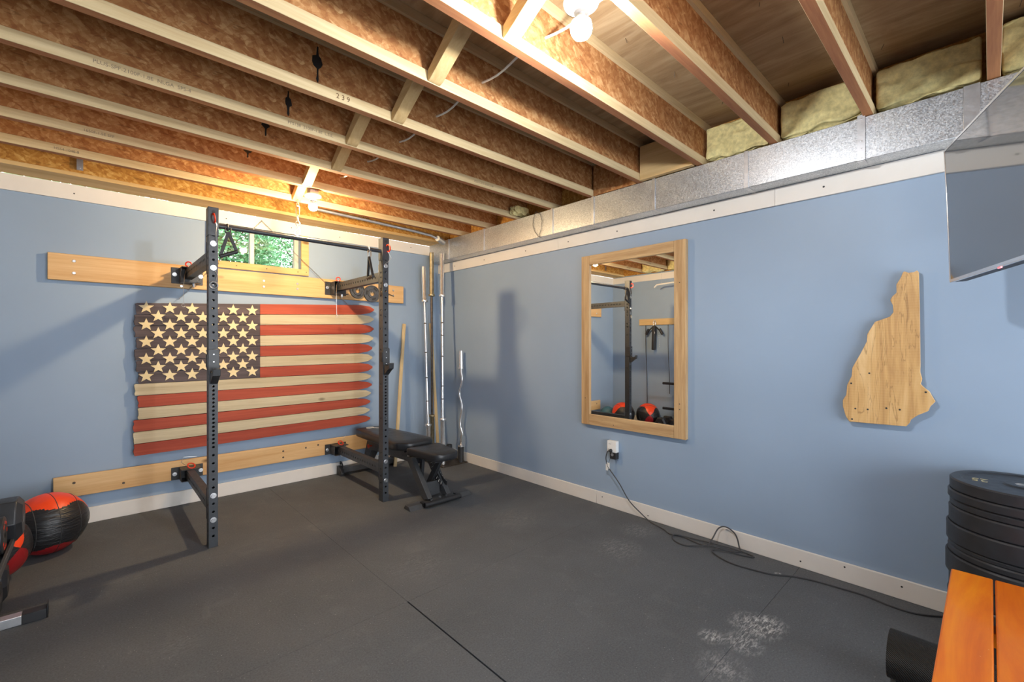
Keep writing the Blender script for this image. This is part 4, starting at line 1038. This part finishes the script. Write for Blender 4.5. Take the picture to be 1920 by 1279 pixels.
b = MB(); b.box(-.70, -.60, -.05, -.0175, .40, .46); b.bm.free()

# ------------------------------------------------------------ orange wooden bench
wb_ = thing('slatted_wooden_bench', 'varnished orange wooden slatted bench in the bottom right corner', 'bench', (-1.3, -4.79, 0))
for i in range(3):
    y1_ = -4.617-.1185*i
    obj('seat_board', MB().box(-1.95, -.688, y1_-.1135, y1_, .448, .48), M['bench'], wb_, bevel=.005, seg=3)
for x in (-1.05, -1.83):
    b = MB(); b.box(x-.03, x+.03, -4.95, -4.64, .40, .4475); obj('crossbar', b, M['bench'], wb_, bevel=.003)
    for y in (-4.68, -4.91): obj('leg', MB().box(x-.028, x+.028, y-.028, y+.028, .0005, .3995), M['bench'], wb_, bevel=.004)
b = MB()
a = [(-.79+(.098-.0045*t)*math.cos(t*1.9), .1015+(.098-.0045*t)*math.sin(t*1.9)) for t in [i*.12 for i in range(110)]]
b2 = MB(); prev = None
ring0 = [b2.bm.verts.new((p[0], -4.44, p[1])) for p in a]; ring1 = [b2.bm.verts.new((p[0], -5.02, p[1])) for p in a]
for i in range(len(a)-1): b2.face([ring0[i], ring0[i+1], ring1[i+1], ring1[i]])
o = obj('rolled_exercise_mat', b2, M['matroll'], smooth='all'); m_ = o.modifiers.new('s', 'SOLIDIFY'); m_.thickness = .006; m_.offset = -1
tag(o, 'black ribbed rolled-up exercise mat on the floor under the wooden bench', 'exercise mat'); b.bm.free()

# ------------------------------------------------------------ balls
def medball(lab, c, R, axis, mats, rot0):
    c = V(c); ax = V(axis).normalized(); r = thing('medicine_ball', lab, 'medicine ball', (c.x, c.y, c.z-R), 'orange and black medicine balls by the left wall')
    x = ax.orthogonal().normalized(); 
    # make x the horizontal direction perpendicular to the axis
    x = ax.cross(V((0, 0, 1))).normalized(); y = x.cross(ax) * 1
    b = MB(); nu, nv = 160, 40
    rows = []
    for j in range(nv+1):
        th = PI*j/nv; row = []
        for i in range(nu):
            ph = 2*PI*i/nu
            k = 1-.012*abs(math.cos(4*ph+.4))*math.sin(th)
            if abs(math.cos(th)) > .9: k *= 1+.03*(abs(math.cos(th))-.9)/.1
            row.append(b.bm.verts.new(c+(ax*math.cos(th)+(x*math.cos(ph)+y*math.sin(ph))*math.sin(th))*R*k))
        rows.append(row)
    for j in range(nv):
        for i in range(nu):
            ph = (2*PI*(i+.5)/nu+rot0) % (2*PI); th = (j+.5)/nv
            d = abs(ph-PI/2); top_ = d < .74+.25*math.cos(th*2*PI*2)*.6; bot_ = abs(ph-3*PI/2) < .8+.2*math.cos(th*4*PI)
            b.mi = 1 if top_ else (2 if bot_ else 0)
            b.face([rows[j][i], rows[j][(i+1) % nu], rows[j+1][(i+1) % nu], rows[j+1][i]])
    obj('ball_shell', b, mats, r, smooth='all')
    b = MB()
    for h in (-.55, .0, .55):
        rr = math.sqrt(1-h*h)*R*1.0; b.tube([c+ax*h*R+(x*math.cos(t)+y*math.sin(t))*rr*(1-.012*abs(math.cos(4*t+.4))) for t in [i*2*PI/48 for i in range(48)]], .0022, 6, True)
    obj('seam', b, M['stitch'], r, smooth=True)
vinylball = NT('wrinkled_black_vinyl'); co_ = vinylball.coord('Object', scale=(1, 1, 7)); nz = vinylball.noise(co_, 7, 4, .6, .6); vinylball.bump(nz, .8, .012); M['vb'] = vinylball.set((.018, .018, .02, 1), .3, 0, .5)
medball('big black medicine ball with orange top touching the lower pine board', (-3.388, -.50, .195), .1935, (.93, .34, .0), [M['vb'], M['orange'], M['redvinyl']], 0)
medball('black medicine ball with orange top further left, half hidden by the dumbbells', (-3.625, -.825, .191), .19, (.75, -.65, .1), [M['vb'], M['orange'], M['redvinyl']], .1)
tag(obj('slam_ball', MB().sphere((-3.42, -.175, .15), .135, u=32, v=18), M['blueball'], smooth='all'), 'blue rubber ball in the corner, seen only in the mirror', 'ball')
# ------------------------------------------------------------ dumbbells
def dumb(lab, c, yaw, R, first=None):
    if first is not None: return dup(first, c, lab, (0, 0, yaw))
    r = thing('hex_dumbbell', lab, 'dumbbell', c, 'black hex dumbbells by the left wall', (0, 0, yaw))
    for s in (-1, 1):
        b = MB(); x0_, x1_ = s*.06, s*.15
        ring = lambda x, rr: [b.bm.verts.new((x, rr*math.sin(PI/6+k*PI/3+PI/6*0), .092+rr*math.cos(PI/6+k*PI/3))) for k in range(6)]
        A = ring(x0_, R*.8); B_ = ring(x0_+s*.012, R); C_ = ring(x1_-s*.02, R); D_ = ring(x1_, R*.74)
        for p, q in ((A, B_), (B_, C_), (C_, D_)): b.skin(p, q)
        b.face(A[::-1]); b.face(D_); h = obj('hex_head', b, M['bumper'], r, local=True, bevel=.004)
        b = MB(); b.box(x1_+s*.0004-.0006, x1_+s*.0004+.0006, -.03, .03, .075, .108); obj('weight_mark', b, M['iron'], h, local=True)
    b = MB(); b.lathe([(.012, -.075), (.0165, -.05), (.018, 0), (.0165, .05), (.012, .075)], (0, 0, .092), (1, 0, 0), 16); obj('handle', b, M['chrome'], r, local=True, smooth=True)
    return r
R_ = .106
d0 = dumb('hex dumbbell on the floor closest to the orange topped ball', (-3.66, -1.105, .0005), .03, R_)
dumb('hex dumbbell on the floor at the picture edge, right behind the steel foot', (-3.665, -1.332, .0005), -.02, R_, d0)
# rack
dr = thing('dumbbell_rack', 'grey steel dumbbell rack at the left edge, its foot on the floor', 'rack', (-3.58, -2.0, 0))
for y in (-1.47, -2.5):
    b = MB(); b.box(-3.80, -3.43, y-.028, y+.028, .001, .045); f_o = obj('foot', b, M['galvplain'], dr, bevel=.002)
    b = MB(); b.box(-3.4295, -3.345, y-.03, y+.03, .0005, .047); b.box(-3.3445, -3.340, y-.03, y+.03, .0005, .07); obj('foot_cap', b, M['plastic'], dr, bevel=.002)
    b = MB(); b.box(-3.74, -3.66, y-.02, y+.02, .0455, .95); obj('post', b, M['greysteel'], dr, bevel=.003)
b = MB(); b.box(-3.78, -3.45, -2.52, -1.45, .447, .459); b.box(-3.452, -3.44, -2.52, -1.45, .447, .478)
obj('shelf', b, M['greysteel'], dr, bevel=.002)
for z in (.74, .34):
    b = MB(); b.cyl((-3.66, -1.46, z), (-3.55, -1.46, z), .014, n=12); b.cyl((-3.562, -1.47, z), (-3.562, -1.13, z), .02, n=18)
    obj('storage_peg', b, M['plastic'], dr)
dumb('hex dumbbell on the rack shelf at the left picture edge', (-3.565, -1.60, .4595), 0, R_, d0)
def chg(c, lab):
    r = thing('change_plate', lab, 'weight plate', c, 'small round plates with red lettering on the rack shelf')
    b = MB(); b.lathe([(.012, 0), (.075, 0), (.08, .004), (.08, .016), (.075, .02), (.012, .02)], c, (1, 0, 0), 32); obj('disc', b, M['bumper'], r, smooth=True)
    b = MB()
    for k in range(9):
        if k in (2, 6): continue
        a = k*2*PI/9
        b.box(.0203, .0213, -.008, .008, -.006, .006, Matrix.Translation(V(c)) @ Matrix.Rotation(a, 4, 'X') @ Matrix.Translation(V((0, 0, .055))))
    obj('red_lettering', b, M['redplastic'], r)
chg((-3.475, -1.80, .54), 'small plate with red lettering standing on the rack shelf, first of two')
chg((-3.50, -1.80, .54), 'small plate with red lettering standing on the rack shelf, behind the first')

# ------------------------------------------------------------ left wall, seen in the mirror
r = obj('hanging_board', MB().box(XL+.0006, XL+.022, -2.0, -.555, 1.69, 1.795), M['lumbery'], bevel=.002); tag(r, 'narrow pine board on the left wall, seen in the mirror', 'board')
g = thing('grip_strap', 'black double hand grips with a strap hanging from the left wall board', 'hand grips', (XL+.05, -.86, 1.25))
b = MB(); b.cyl((XL+.022, -.86, 1.76), (XL+.06, -.86, 1.765), .003, n=6); b.tube([(XL+.055, -.86+.02*math.cos(t), 1.72+.045*math.sin(t)) for t in [i*2*PI/16 for i in range(16)]], .004, 6, True); obj('carabiner', b, M['zinc'], g, smooth=True)
for s in (-1, 1):
    b = MB(); b.bar((XL+.055, -.86, 1.68), (XL+.06, -.86+s*.125, 1.575), .01, .02); b.cyl((XL+.06, -.86+s*.10, 1.62), (XL+.06, -.86+s*.15, 1.53), .022, n=14); obj('hand_grip', b, M['plastic'], g, smooth=True)
b = MB(); b.bar((XL+.06, -.86, 1.67), (XL+.06, -.85, 1.27), .05, .075, (1, 0, 0)); obj('strap', b, M['plastic'], g, bevel=.01)
b = MB(); b.cyl((XL+.09, -.86, 1.56), (XL+.094, -.86, 1.56), .03, n=20); obj('badge', b, M['galvplain'], g)
b = MB(); chainline((XL+.05, -.93, 1.62), (XL+.05, -.955, 1.31), b, .03); obj('short_chain', b, M['wire'], g)
for k, (y, z0_) in enumerate(((-.69, .35), (-1.10, .55))):
    b = MB(); b.tube(ss([(XL+.04, y, 1.69), (XL+.03, y+.005, 1.3), (XL+.035, y-.015, .9), (XL+.03, y-.02, z0_)]), .006, 8)
    tag(obj('resistance_tube', b, M['cable'], smooth=True), ['thin dark resistance tube hanging left of the hand grips in the mirror', 'thick dark resistance tube hanging right of the hand grips in the mirror'][k], 'tube')
g = thing('pulldown_bar', 'white pulldown bar hanging on a chain near the left wall ceiling', 'bar', (-3.6, -1.25, 2.3))
obj('bar', MB().tube([(-3.62, -.95, 2.30), (-3.6, -1.0, 2.335), (-3.58, -1.30, 2.345), (-3.58, -1.36, 2.31)], .013, 10), M['whiteplastic'], g, smooth=True)
b = MB(); chainline((-3.59, -1.09, 2.35), (-3.59, -1.09, 2.5895), b, .025); obj('chain', b, M['wire'], g)
